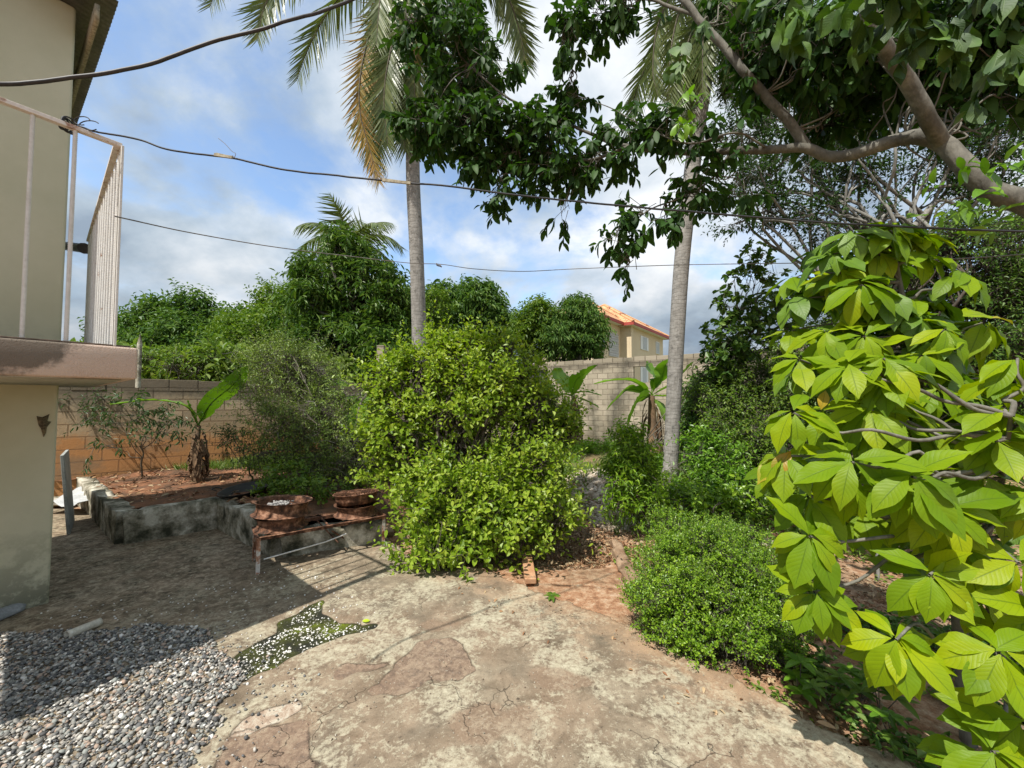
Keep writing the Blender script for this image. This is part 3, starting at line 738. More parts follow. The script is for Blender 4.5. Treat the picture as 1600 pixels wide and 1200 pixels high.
gy = np.concatenate([-np.geomspace(420, 3, 24), np.arange(-2.9, 13, .065), np.geomspace(13.1, 500, 40)])
X, Y = np.meshgrid(gx, gy); Z = hterr(X, Y); n1_, n2_ = X.shape
idx = np.arange(n1_ * n2_).reshape(n1_, n2_)
mb = MB(); mb.add(np.stack([X, Y, Z], -1).reshape(-1, 3), np.stack([idx[:-1, :-1], idx[:-1, 1:], idx[1:, 1:], idx[1:, :-1]], -1).reshape(-1, 4))
def groundmat():
    m, nt, out = new_mat('red_soil'); w = wpos(nt)
    a = noise(nt, w, 1.1, 7, .62, .3); b = noise(nt, w, 12, 8, .7); d = noise(nt, w, 70, 4, .7)
    c = ramp(nt, b, [(.3, (.16, .085, .05)), (.46, (.34, .18, .10)), (.58, (.46, .30, .19)), (.70, (.55, .45, .34))])
    c = mix(nt, ramp(nt, a, [(.45, 0.), (.6, .8)]), c, ramp(nt, b, [(.3, (.10, .08, .05)), (.7, (.28, .22, .14))]))
    c = mix(nt, .4, c, ramp(nt, d, [(.3, .25), (.7, .8)]), 'OVERLAY')
    s = N(nt, 'ShaderNodeSeparateXYZ', {0: w}); g = N(nt, 'ShaderNodeMapRange', {0: s.outputs[1], 1: 9.5, 2: 13., 3: 0., 4: .85}).outputs[0]
    c = mix(nt, g, c, ramp(nt, b, [(.3, (.05, .07, .02)), (.7, (.12, .15, .05))]))
    princ(nt, out, c, .95, bump(nt, math_(nt, 'ADD', b, math_(nt, 'MULTIPLY', d, .5)), .9, .02), 0, .15); return m
tag(mb.build('ground', groundmat()), 'red soil yard ground', None, kind='structure')
def gz(x, y): return float(hterr(np.array([x]), np.array([y]))[0])
# ============================================================ BLOCK WALLS
def blockmat(name, top, orange, tint):
    m, nt, out = new_mat(name); tc = N(nt, 'ShaderNodeTexCoord').outputs['Object']; s = N(nt, 'ShaderNodeSeparateXYZ', {0: tc})
    wob = N(nt, 'ShaderNodeTexNoise', {'Vector': tc, 'Scale': 3., 'Detail': 3}).outputs['Color']
    v = N(nt, 'ShaderNodeCombineXYZ', {0: s.outputs[0], 1: s.outputs[2], 2: 0.}).outputs[0]
    v = N(nt, 'ShaderNodeVectorMath', {0: v, 1: N(nt, 'ShaderNodeVectorMath', {0: wob, 3: .018}, operation='SCALE').outputs[0]}, operation='ADD').outputs[0]
    b = N(nt, 'ShaderNodeTexBrick', {'Vector': v, 'Color1': (tint[0]*1.12, tint[1]*1.12, tint[2]*1.12), 'Color2': (tint[0]*.78, tint[1]*.78, tint[2]*.76), 'Mortar': (tint[0]*.42, tint[1]*.4, tint[2]*.38),
        'Scale': 1.0, 'Mortar Size': .009, 'Mortar Smooth': .3, 'Bias': .0, 'Brick Width': .41, 'Row Height': .205})
    f = noise(nt, tc, 2.2, 8, .65); g = noise(nt, tc, 28, 6, .7)
    c = mix(nt, .35, b.outputs[0], ramp(nt, g, [(.3, .3), (.7, .75)]), 'OVERLAY')
    z = s.outputs[2]
    if orange:
        k = N(nt, 'ShaderNodeMapRange', {0: math_(nt, 'ADD', z, math_(nt, 'MULTIPLY', math_(nt, 'SUBTRACT', f, .5), .9)), 1: orange - .08, 2: orange + .12, 3: 1., 4: 0.}).outputs[0]
        c = mix(nt, math_(nt, 'MULTIPLY', k, .88), c, mix(nt, b.outputs[1], (.50, .20, .06), (.2, .07, .03)))
        k2 = N(nt, 'ShaderNodeMapRange', {0: math_(nt, 'ADD', z, math_(nt, 'MULTIPLY', math_(nt, 'SUBTRACT', f, .5), 1.6)), 1: orange, 2: orange + .7, 3: .45, 4: 0.}).outputs[0]
        c = mix(nt, k2, c, (.45, .27, .13))
    t = ramp(nt, math_(nt, 'ADD', math_(nt, 'MULTIPLY', math_(nt, 'SUBTRACT', z, top - .42), 1.4), math_(nt, 'MULTIPLY', f, 1.0)), [(.45, 0.), (.75, .72)])
    c = mix(nt, t, c, (.085, .072, .055)); c = mix(nt, ramp(nt, noise(nt, tc, 1.1, 6, .7), [(.5, 0.), (.62, .55)]), c, (.2, .17, .125))
    if top > 3:
        cb = N(nt, 'ShaderNodeMapRange', {0: z, 1: top - .165, 2: top - .15, 3: 0., 4: .7}).outputs[0]
        c = mix(nt, cb, c, b.outputs[0])
    lo = ramp(nt, math_(nt, 'ADD', math_(nt, 'MULTIPLY', z, .45), f), [(.5, .5), (.8, 0.)]); c = mix(nt, lo if not orange else 0., c, (.13, .11, .07))
    h = math_(nt, 'ADD', math_(nt, 'MULTIPLY', b.outputs[1], -1.2), math_(nt, 'MULTIPLY', g, .5))
    princ(nt, out, c, .95, bump(nt, h, .8, .012), 0, .15); return m
BW_L = blockmat('soil_splashed_block', 2.0, .93, (.40, .33, .23)); BW_R = blockmat('grey_tan_block', 3.2, 0, (.43, .37, .28))
def wallthing(name, label, a, b, z0, zt, mat, holes=(), th=.16, jag=.0):
    a = np.array(a, float); b = np.array(b, float); Lw = np.linalg.norm(b - a); an = math.atan2(*(b - a)[::-1])
    root = thing(name, label, 'wall', (a[0], a[1], 0)); root.rotation_euler.z = an
    mb = MB(); x = 0.
    cuts = sorted(holes)
    def bx(x0, x1, q0, q1): box(mb, ((x0 + x1) / 2, th / 2, (q0 + q1) / 2), (x1 - x0, th, q1 - q0))
    for h in cuts:
        bx(x, h[0], z0, zt - .2); bx(h[0], h[1], z0, h[2]); bx(h[0], h[1], h[3], zt - .2); x = h[1]
    bx(x, Lw, z0, zt - .2)
    x = 0.
    while x < Lw - .05:   # top course, block by block, slightly uneven
        wd = min(.41, Lw - x); dz = rng.normal() * .008 - (.0 if rng.random() > jag else .05)
        box(mb, (x + wd / 2, th / 2 + rng.normal() * .004, zt - .1 + dz / 2 - .0005), (wd - .004, th + .006, .2 + dz)); x += .41
    o = mb.build('masonry', mat, None, smooth=False, bevel=.006); o.parent = root
    return root, an
w1, _ = wallthing('block_wall', 'low sand coloured block wall stained orange at its foot behind the planter bed', WA, WB, -.2, 1.98, BW_L, jag=.15)
w2, _ = wallthing('block_wall', 'block wall running away behind the large yellow green bush', WB, WC, -.2, 2.9, BW_R)
def along(px):   # distance along the far wall at which pixel column px falls
    d = np.array([(px - 800) / F, 1.0]); t = nrm(WD - WC); A = np.array([[d[0], -t[0]], [d[1], -t[1]]]); s = np.linalg.solve(A, WC); return s[1], s[0]
a0, d0 = along(823); a1, d1 = along(856); a2, d2 = along(990); a3, d3 = along(1016)
hz = lambda py, d: CAMZ + (625 - py) / F * d
holes = [(a0, a1, hz(600, d0), hz(579, d0)), (a2, a3, hz(598, d2), hz(573, d2))]
w3, an3 = wallthing('block_wall', 'tall grey block wall with a coping and two openings below the orange roofed house', WC, WD, -.2, 3.22, BW_R, holes)
mb = MB(); hh = holes[0]
for i in range(9):
    x = hh[0] + .04 + (hh[1] - hh[0] - .08) * i / 8; box(mb, (x, .1, (hh[2] + hh[3]) / 2), (.05, .03, hh[3] - hh[2] - .004))
box(mb, ((hh[0] + hh[1]) / 2, .14, (hh[2] + hh[3]) / 2), (hh[1] - hh[0] - .004, .02, hh[3] - hh[2] - .006))
o = mb.build('slatted_vent', mottled('grey_slats', [(.3, (.09, .08, .07)), (.7, (.3, .28, .26))], 6, .9, .4), None, False); o.parent = w3

# fence post left with pointed top
mb = MB(); p0 = np.array(P(216, 596, 6.6)); p0[2] = hz(606, 6.6)
tube(mb, [p0, [p0[0], p0[1], hz(537, 6.6)], [p0[0] + .005, p0[1], hz(522, 6.6)]], [.036, .034, .006], 10)
tag(mb.build('fence_post', M['curb']), 'thin dark pointed post standing beside the balcony slab corner behind the wall', 'post')

# ============================================================ PLANTER
def blockrow(mb, pts, w, z0, z1, seed=0, jit=.012):
    pts = [np.array(p[:2]) for p in pts]
    for a, b in zip(pts[:-1], pts[1:]):
        Lw = np.linalg.norm(b - a); t = (b - a) / Lw; n = max(1, round(Lw / .4)); an = math.atan2(t[1], t[0])
        for i in range(n):
            c = a + t * Lw * (i + .5) / n; dz = rng.normal() * jit
            box(mb, (c[0] + rng.normal() * .006, c[1] + rng.normal() * .006, (z0 + z1 + dz) / 2), (Lw / n - .003, w * (1 + rng.normal() * .03), z1 - z0 + dz), an + rng.normal() * .012)
pa = G(122, 742, .30); pb = G(197, 795, .38); pc = G(352, 775, .38); pd = G(440, 812, .36); pe = G(600, 815, .2)
pl = thing('raised_planter', 'raised concrete planter bed of mossy blocks holding red soil and a banana plant', 'planter', (pb[0], pb[1], 0))
def rough_grid(mb, a, b, w, z0, z1, seed=0, am=.02):
    """rough cast concrete kerb between two ground points"""
    a = np.array(a[:2]); b = np.array(b[:2]); Lw = np.linalg.norm(b - a); t = (b - a) / Lw; n = np.array([-t[1], t[0]]); k = max(4, int(Lw / .045))
    prof = []
    for z in np.linspace(z0, z1, 7): prof.append((-w / 2, z))
    for x in np.linspace(-w / 2, w / 2, 5)[1:]: prof.append((x, z1))
    for z in np.linspace(z1, z0, 7)[1:]: prof.append((w / 2, z))
    prof = np.array(prof); m = len(prof)
    s = np.linspace(0, Lw, k)
    v = np.zeros((k, m, 3)); v[..., :2] = (a + s[:, None, None] * t + 0 * prof[None, :, :1]) + prof[None, :, :1] * n; v[..., 2] = prof[None, :, 1]
    q = v.reshape(-1, 3); d = np.stack([fbm(q + o + seed, 9, 4) - .5 for o in (0, 20, 40)], 1) * am * 2.2
    hole = -np.clip(fbm(q + 60 + seed, 3.3, 3) - .55, 0, 1) * .35 * (q[:, 2] > z1 - .06); q = q + d * (q[:, 2:] > z0 + .01); q[:, 2] += hole
    i = np.arange(k - 1)[:, None] * m; j = np.arange(m - 1)[None]
    mb.add(q, np.stack([i + j, i + j + 1, i + m + j + 1, i + m + j], -1).reshape(-1, 4))
    mb.add(q.reshape(k, m, 3)[0], [list(range(m))]); mb.add(q.reshape(k, m, 3)[-1], [list(range(m))[::-1]])
mb = MB(); rough_grid(mb, pa, pb, .17, -.05, .36, 1); mb.build('left_kerb', M['curb'], pl)
mb = MB(); rough_grid(mb, pb + np.array([.0, -.02, 0]), pc, .15, -.05, .37, 2); mb.build('front_kerb', M['curb'], pl)
mb = MB(); rough_grid(mb, pc + np.array([-.05, .03, 0]), pd, .2, -.05, .36, 3); mb.build('right_kerb', M['curb'], pl)
mb = MB(); rough_grid(mb, pd + np.array([.02, .02, 0]), pe, .2, -.05, .24, 4, .045); tag(mb.build('broken_kerb', M['curb']), 'low broken concrete kerb running behind the rusty rack to the bush', 'kerb')
SOIL = [pa, pb, pc, pd, pe + np.array([.3, .6, 0]), np.array([-1.2, 8.2, 0]), np.array([-3.0, 9.1, 0]), np.array([-9.3, 5.0, 0]), pa + np.array([-1.6, .1, 0])]
xs = np.arange(-9.4, -.6, .06); ys = np.arange(4.0, 9.3, .06); X, Y = np.meshgrid(xs, ys); q3 = np.stack([X, Y, 0*X], -1)
Z = .335 + .12 * (fbm(q3, 1.5, 4) - .5) + .05 * (fbm(q3, 9, 3) - .5) + .12 * sst(6, 8, Y); ins = inpoly(X, Y, SOIL); fo = sst(-1.5, -2.2, X); Z = Z * fo + (1 - fo) * (hterr(X, Y) + .01); Z = np.where(ins, Z, -.3)
idx = np.arange(X.size).reshape(X.shape); q = np.stack([idx[:-1, :-1], idx[:-1, 1:], idx[1:, 1:], idx[1:, :-1]], -1).reshape(-1, 4)
ok = (ins[:-1, :-1] & ins[:-1, 1:] & ins[1:, 1:] & ins[1:, :-1]).ravel(); mb = MB(); mb.add(np.stack([X, Y, Z], -1).reshape(-1, 3), q[ok])
soil = tag(mb.build('planter_soil', mottled('planter_red_brown_soil', [(.3, (.05, .035, .02)), (.46, (.13, .07, .04)), (.56, (.2, .09, .045)), (.68, (.3, .15, .08))], 3.2, .95, .9, .02, sc2=40)), 'red soil filling the planter bed', None, kind='structure')
def sz(x, y): 
    p = np.array([[x, y, 0.]]); return float((.335 + .12 * (fbm(p, 1.5, 4) - .5) + .05 * (fbm(p, 9, 3) - .5) + .12 * sst(6, 8, np.array([y])))[0])

# things beside the house
mb = MB(); a = G(104, 835); b = P(84, 700, 5.3); t = a - HC
q0 = G(104, 836); q1 = G(84, 800)
for s in (0,):
    base = np.array([q0, q0 + np.array([-.55, .55, 0])]); topo = np.array([-.10, -.02, .95])
    v = [base[0], base[1], base[1] + topo, base[0] + topo]; nn = nrm(np.cross(v[1] - v[0], v[3] - v[0])) * .03
    mb.add(v + [x + nn for x in v], [(3, 2, 1, 0), (4, 5, 6, 7), (0, 1, 5, 4), (1, 2, 6, 5), (2, 3, 7, 6), (3, 0, 4, 7)])
tag(mb.build('leaning_board', M['board'], None, False, .004), 'grey board leaning on edge against the side of the cream house', 'board')
mb = MB(); c = np.array(G(128, 775, .2)); n = 10; v = []; f = []
for i in range(n):
    for j in range(n):
        u = i / (n - 1) - .5; w_ = j / (n - 1) - .5
        v.append(c + np.array([.62 * u - .05 * w_, .62 * w_ - .1 * u, .05 * math.sin(u * 9) * w_ + .035 * rng.random() * (i % 3 == 0) + .12 * w_]))
for i in range(n - 1):
    for j in range(n - 1): a = i * n + j; f.append((a, a + n, a + n + 1, a + 1))
mb.add(v, f); o = mb.build('metal_sheet', M['sheet']); md = o.modifiers.new('S', 'SOLIDIFY'); md.thickness = .004
tag(o, 'crumpled pale metal sheet lying between the house and the planter', 'sheet')
def rock(name, label, p, s, mat=None, grp=None, hi=True, flat=.7, cat='stone'):
    mb = MB(); tv = pv_ * np.array([1, rng.uniform(.7, .95), flat]); tv = tv * (1 + .7 * (fbm(pv_ * .8 + rng.random(3) * 50, 1.6, 3) - .5))[:, None] * s
    an = rng.random() * 6.28; tv = tv @ rotm('Z', an).T; mb.add(tv, pf_)
    o = mb.build(name, mat or M['stone'], None, smooth=False); o.location = p; return tag(o, label, cat, grp)
for i, (x, y, s, lb) in enumerate(((106, 752, .10, 'pale lump of stone nearest the house wall above the metal sheet'), (121, 748, .12, 'largest lump of stone in the small heap beside the planter kerb'), (133, 758, .08, 'small rounded stone at the kerb end of the heap by the metal sheet'), (112, 738, .09, 'rear stone of the small heap between house and planter'))):
    p = G(x, y, .22); p[2] = .20; rock('loose_stone', lb, p, s, grp='stones heaped between house and planter')
mb = MB(); c = np.array(G(127, 762, .1)); box(mb, (c[0] - .1, c[1] + .15, .07), (.8, .9, .2), .2); box(mb, (c[0] + .2, c[1] - .55, .03), (.5, .5, .1), .3)
tag(mb.build('concrete_step', M['curb'], None, False, .02), 'low mossy concrete step under the crumpled metal sheet', 'step')

# pan (wok) on the kerb
pw = np.array(P(384, 762, 5.35)); pw[2] = .43
prof = [(0, -.10), (.08, -.097), (.16, -.08), (.24, -.045), (.30, -.0), (.315, .004), (.315, .010), (.298, .006), (.235, -.036), (.155, -.071), (.08, -.087), (0, -.09)]
wok = thing('shallow_pan', 'wide shallow black pan tilted on the planter kerb corner', 'pan', pw)
mb = MB(); lathe(mb, prof, 48, rotm('X', R(7)) @ rotm('Y', R(-5)), pw); mb.build('bowl', M['pan'], wok)
mb = MB(); a = pw + np.array([-.30, -.08, .0]); tube(mb, catmull([a + [.0, -.05, 0], a + [-.06, -.05, .02], a + [-.06, .05, .02], a + [0, .05, 0]], 4), .008, 6); mb.build('handle', M['pan'], wok)

# ============================================================ RACK AND WHEEL RIMS
FL = np.array(G(400, 898)); u = nrm(np.array(G(601, 853)) - FL); LEN = np.linalg.norm(np.array(G(601, 853)) - FL); vv = np.array([-u[1], u[0], 0]); WID = .40; HT = .335
rk = thing('iron_rack', 'low rusty angle iron rack with flaking white legs standing on the yard slab', 'rack', FL)
def RP(a, b, z): return FL + u * a * LEN + vv * b * WID + UP * z
def angle(mb, a, b, w=.032, t=.005, up=(0, 0, 1)):
    bar(mb, a, b, w, t, up); a = np.asarray(a); b = np.asarray(b); tt = nrm(b - a); x = nrm(np.cross(tt, np.asarray(up, float)))
    y = np.cross(x, tt); bar(mb, a - x * w * .42 - y * (w / 2 + .0028), b - x * w * .42 - y * (w / 2 + .0028), t, w, up)
mb = MB()
for a, b in (((0, 0), (1, 0)), ((1, 0), (1, 1)), ((1, 1), (0, 1)), ((0, 1), (0, 0))):
    angle(mb, RP(*a, HT), RP(*b, HT))
for k in (.08, .33, .52, .70, .94):
    bar(mb, RP(k, 0, HT - .01), RP(k, 1, HT - .01), .018, .006)
mb.build('top_frame', M['rust'], rk, False, .001)
for (a, b) in ((0, 0), (1, 0), (1, 1), (0, 1)):
    mb = MB(); p = RP(a, b, 0); q = RP(a, b, HT - .006); sx_ = 1 if a == 0 else -1; sy_ = 1 if b == 0 else -1
    bar(mb, p + u * .014 * sx_, q + u * .014 * sx_, .034, .005, up=vv); bar(mb, p + vv * (.016 * sy_ + .003 * sy_), q + vv * (.016 * sy_ + .003 * sy_), .005, .030, up=vv)
    mb.build('leg', M['rustpaint'], rk, False, .001)
mb = MB(); bar(mb, RP(0.01, 0, .13), RP(0.01, 1, .13), .02, .005); mb.build('side_stretcher', M['rustpaint'], rk, False)
mb = MB(); tube(mb, [RP(.05, .05, .12), RP(.5, .1, .16), RP(.66, .0, .215)], .007, 6); tube(mb, [RP(.24, .9, .08), RP(.27, .9, .33)], .008, 6); mb.build('brace_rod', M['whiterail'], rk)
mb = MB(); tube(mb, [RP(.55, .1, .26), RP(.75, .75, .03)], .008, 6); tube(mb, [RP(.48, .95, .31), RP(.62, .3, .1)], .007, 6); mb.build('diagonal_brace', M['rust'], rk)

def rim(name, label, c, r, h, tilt=(0, 0), grp='old wheel rims stacked on the rack', disc=.55, rust='rust'):
    root = thing(name, label, 'wheel rim', c, grp); Mx = rotm('X', tilt[0]) @ rotm('Y', tilt[1])
    mb = MB(); k = r / .235
    out_ = [(.235, 1.0), (.232, .985), (.218, .93), (.205, .90), (.207, .86), (.206, .70), (.199, .62), (.198, .45), (.199, .34), (.207, .24), (.207, .12), (.218, .07), (.233, .01), (.235, 0.0)]
    inn = [(.229, .0), (.212, .075), (.196, .13), (.201, .25), (.193, .35), (.192, .45), (.193, .61), (.200, .715), (.201, .85), (.203, .905), (.213, .94), (.229, 1.0), (.235, 1.0)]
    lathe(mb, [(a * k, b * h) for a, b in out_ + inn], 56, Mx, c); mb.build('barrel', M[rust], root)
    # dished disc with vent holes
    mb = MB(); n = 48; rr = [.03, .06, .085, .105, .15, .165, .192]; zz_ = [.60, .62, .66, .64, .54, .5, .46]; v = []
    for a_, z_ in zip(rr, zz_):
        for j in range(n): v.append([a_ * k * math.cos(j * 2 * math.pi / n), a_ * k * math.sin(j * 2 * math.pi / n), z_ * h * disc / .55])
    f = []
    for i in range(len(rr) - 1):
        for j in range(n):
            if i == 3 and j % 4 in (0, 1): continue
            if i == 1 and j % 12 == 0: continue
            f.append((i * n + j, i * n + (j + 1) % n, (i + 1) * n + (j + 1) % n, (i + 1) * n + j))
    v = np.array(v) @ Mx.T + np.asarray(c); mb.add(v, f); o = mb.build('disc', M[rust], root); md = o.modifiers.new('S', 'SOLIDIFY'); md.thickness = .004
    return root, Mx
z0 = HT + .006
cL = RP(.19, .62, z0)
rim('wheel_rim', 'bottom wheel rim of the left stack on the rack', cL, .245, .12, (0, 0))
r1, Mx = rim('wheel_rim', 'upper wheel rim of the left stack with charcoal ash inside', cL + np.array([-.0, .0, .128]), .272, .135, (R(-3), R(3)))
mb = MB(); cc = cL + np.array([-.0, .0, .128]) + Mx @ np.array([-.02, -.02, .097]); q = np.c_[rng.normal(size=(160, 2)) * .055, np.zeros(160)]; q = q[np.hypot(q[:, 0], q[:, 1]) < .13]; stones(mb, cc + q + np.c_[np.zeros((len(q), 2)), .012 * rng.random(len(q))], .006 + .012 * rng.random(len(q)), .6, .3)
ash = tag(mb.build('charcoal_ash', M['ash']), 'grey ash and charcoal lying in the upper rim of the left stack', 'ash', kind='stuff')
cR = RP(.80, .62, z0)
rim('wheel_rim', 'wheel rim under the grill grate on the right end of the rack', cR, .235, .115, (0, 0))
trx = thing('grill_tray', 'rusty round tray with grill bars resting on the right wheel rim', 'grill', cR + np.array([0, 0, .12])); Mt = rotm('X', R(-4)) @ rotm('Y', R(-4)); ct = cR + np.array([.0, 0, .122])
mb = MB(); lathe(mb, [(0, .0), (.20, .0), (.215, .05), (.23, .105), (.245, .112), (.245, .106), (.222, .1), (.207, .05), (.19, .008), (0, .008)], 48, Mt, ct); mb.build('tray', M['rust'], trx)
mb = MB()
for i in range(-7, 8):
    x = i * .030; yy = math.sqrt(max(.0, .228 ** 2 - x * x)); a = Mt @ np.array([x, -yy, .118]) + ct; b = Mt @ np.array([x, yy, .118]) + ct; tube(mb, [a, b], .004, 5)
for y in (-.09, .0, .09):
    xx = math.sqrt(.228 ** 2 - y * y); tube(mb, [Mt @ np.array([-xx, y, .126]) + ct, Mt @ np.array([xx, y, .126]) + ct], .0045, 5)
mb.build('grate', M['rust'], trx)
# pvc offcut, grey bucket shard and bottom-left bits
mb = MB(); a = np.array(G(104, 1000)) + UP * .03; b = np.array(G(157, 978)) + UP * .03; t = np.linspace(0, 1, 9)
tube(mb, [a + (b - a) * k for k in t], [.029, .028, .028, .028, .028, .027, .027, .027, .027], 16, cap=False)
o = mb.build('pipe_offcut', M['pvc']); md = o.modifiers.new('S', 'SOLIDIFY'); md.thickness = .004
tag(o, 'short broken piece of pale plastic pipe lying at the gravel edge', 'pipe')
mb = MB(); a = np.array(G(-30, 985)); b = np.array(G(38, 955)); n = 8; v = []
for i in range(n):
    for j in range(n):
        p = a + (b - a) * i / (n - 1) + np.array([-.12, .16, 0]) * j / (n - 1); p[2] = .01 + .07 * math.sin(math.pi * j / (n - 1)) * (1 - .4 * i / n); v.append(p)
mb.add(v, [(i * n + j, (i + 1) * n + j, (i + 1) * n + j + 1, i * n + j + 1) for i in range(n - 1) for j in range(n - 1)])
o = mb.build('plastic_sheet', mottled('grey_plastic', [(.3, (.16, .17, .18)), (.7, (.3, .31, .32))], 5, .5, .1)); md = o.modifiers.new('S', 'SOLIDIFY'); md.thickness = .006
tag(o, 'bent grey plastic piece lying at the foot of the house wall', 'plastic piece')
for i, (x, y, lb) in enumerate(((4, 925, 'pale wood chip lying highest against the foot of the house wall'), (3, 962, 'pale wood chip lying on the gravel edge at the left of the photo'))):
    mb = MB(); c = G(x, y); box(mb, (c[0], c[1], .02 + .05 * (i == 0)), (.10, .03, .012), -.6 + i, rotm('Y', .25)); tag(mb.build('wood_chip', M['wood'], None, False, .002), lb, 'wood chip')
mb = MB(); c = np.array(G(572, 973)); place(mb, t_leaf8(.6, .05, .1), np.array([c + [-.03, 0, .012]]), np.array([[1, .15, .05]]), np.array([[0, -.2, 1.]]), .055)
tag(mb.build('fallen_leaf', leaf_mat('lime_fallen_leaf', [(.4, .5, .02), (.45, .55, .03)], .2, .4)), 'single yellow green leaf lying on the slab beside the mossy patch', 'leaf')
mb = MB(); c = np.array(G(1296, 1137)); place(mb, t_leaf8(.4, .05, .1), np.array([c + [-.05, 0.02, .015]]), np.array([[1, -.6, .05]]), np.array([[0, -.2, 1.]]), .08)
tag(mb.build('fallen_leaf', L['deadleaf']), 'single dull leaf lying near the slab edge under the broad leaved tree', 'leaf')

# right side: plank, curb, stake, rubble
mb = MB(); a = np.array(G(829, 905)); bar(mb, a + UP * -.02, a + np.array([-.02, .62, .02]), .105, .05)
tag(mb.build('plank', M['plankred'], None, False, .006), 'soil stained plank set in the ground at the slab edge by the big bush', 'plank')
mb = MB(); a = G(988, 905); b = G(958, 838); rough_grid(mb, a, b, .11, -.2, -.01, 8, .05)
tag(mb.build('broken_kerb', mottled('earthy_kerb', [(.3, (.16, .09, .05)), (.6, (.33, .23, .15)), (.75, (.45, .38, .3))], 8, .95, .9, .01)), 'crumbled soil covered kerb between the small shrub and the leaf litter', 'kerb')
mb = MB(); a = np.array(G(1372, 905, -.05)); b = np.array(a) + [-.03, 0.02, .80]; k = np.array(P(1368, 792, a[1])); b = k
tube(mb, [a, b], .014, 10); tag(mb.build('garden_stake', M['palebark']), 'thin pale stake standing under the broad leaved tree', 'stake')
n = 1900; th = rng.random(n) * 6.28; rr_ = rng.random(n) ** .6
qx = 1.45 + .55 * rr_ * np.cos(th); qy = 6.55 + 1.45 * rr_ * np.sin(th); q = np.stack([qx, qy, hterr(qx, qy) + .01], 1)
mb = MB(); stones(mb, q, .02 + .05 * rng.random(n) ** 3, .7, .25, tilt=1.)
tag(mb.build('rubble', M['stone']), 'mound of pale broken rubble beyond the leaf litter', 'rubble', kind='stuff')
for i, (x, y, s, lb) in enumerate(((985, 812, .10, 'pale flat stone at the near foot of the rubble mound'), (968, 805, .07, 'small grey stone left of the slim shrub stem'), (1000, 795, .09, 'pale stone hugging the slim shrub beside the rubble'), (1150, 812, .16, 'long pale stone in front of the leafy weeds right of the palm'), (1165, 832, .14, 'pale angular stone beside the small round shrub'), (1120, 800, .12, 'grey stone highest in the row right of the palm'), (1195, 845, .12, 'stone below the orange tinged leaves of the broad leaved tree'), (955, 800, .08, 'white lump of rubble at the front of the mound'), (1215, 800, .12, 'stone half hidden behind the broad leaved tree'))):
    p = G(x, y); p[2] = gz(p[0], p[1]) + s * .25; rock('rubble_stone', lb, p, s, grp='stones lying on the red soil', flat=.5)

# ============================================================ CABLES
def wire_px(pts, r, seg=6, n=6, jit=0.):
    q = catmull([P(*p) for p in pts], n); 
    if jit: q = q + (np.stack([fbm(q + o, 7, 3) for o in (0, 30, 60)], 1) - .5) * jit
    mb = MB(); tube(mb, q, r, seg); return mb
mb = wire_px([(-140, 118, 1.25), (0, 131, 1.4), (110, 121, 1.5), (220, 104, 1.6), (330, 66, 1.72), (440, 36, 1.82), (540, 4, 1.95), (680, -70, 2.15), (900, -220, 2.4)], .0075, 8, 8, .012)
tag(mb.build('power_cable', M['cable2']), 'thick dark cable crossing the top left of the sky above the balcony', 'cable')
mb = wire_px([(100, 197, 2.27), (125, 198, 2.28), (150, 206, 2.3), (215, 217, 2.3), (262, 233, 2.3), (330, 243, 2.3), (370, 248, 2.3), (440, 264, 2.3), (520, 274, 2.3), (575, 279, 2.3), (640, 286, 2.3), (700, 291, 2.28), (860, 311, 2.25), (1000, 324, 2.2), (1200, 341, 2.1), (1400, 354, 2.0), (1600, 362, 1.9), (1800, 366, 1.8)], .0052, 6, 8, .008)
cline = mb.build('washing_line', M['black']); tag(cline, 'black washing line tied to the balcony rail and running across the whole photo', 'washing line')
mb = MB(); c = P(103, 196, 2.27)
for i in range(5):
    t = np.linspace(0, 6.4, 22); r_ = .020 + .006 * i; q = np.stack([c[0] + (i - 2) * .011 + .004 * np.cos(t * 2), c[1] + r_ * .9 * np.cos(t + i), c[2] + r_ * np.sin(t + i)], 1); tube(mb, q, .0045, 5)
t = np.linspace(0, 5, 16); c2 = P(128, 194, 2.27); tube(mb, np.stack([c2[0] + .045 * np.cos(t) , c2[1] + 0 * t, c2[2] + .02 + .025 * np.sin(t)], 1), .003, 5)
tube(mb, np.stack([c2[0] + .02 + .06 * np.cos(t + .5) , c2[1] + .02 + 0 * t, c2[2] + .005 + .03 * np.sin(t + .5)], 1), .003, 5)
mb.build('knot', M['black'], cline)
def peg(lb, a, b, loop, grp='pegs on the washing line'):
    mb = MB(); a = np.array(P(*a)); b = np.array(P(*b)); d = b - a
    bar(mb, a + [0, -.006, -.002], b + [0, -.006, -.004], .009, .016); bar(mb, a + [0, .006, .010], b + [0, .006, .002], .007, .013)
    root = thing('clothes_peg', lb, 'clothes peg', a, grp); mb.build('jaw', M['wood'], root, False, .001)
    mb = MB()
    for l in loop:
        tube(mb, catmull([P(x, y, 2.29) for x, y in l], 5), .0016, 5)
    mb.build('spring', M['wire'], root); return root
peg('small wooden peg with a wire tail sticking up above the washing line', (336, 242, 2.295), (364, 246, 2.295), [[(366, 247), (368, 240), (362, 236), (352, 225), (341, 216)], [(364, 243), (360, 246), (364, 248)]])
peg('longer wooden peg with two wire loops before the left palm trunk', (598, 282, 2.295), (642, 286, 2.295), [[(598, 281), (590, 279), (583, 272), (586, 267), (591, 270), (597, 280)], [(598, 281), (600, 272), (604, 267), (606, 272), (603, 279), (597, 281)]])
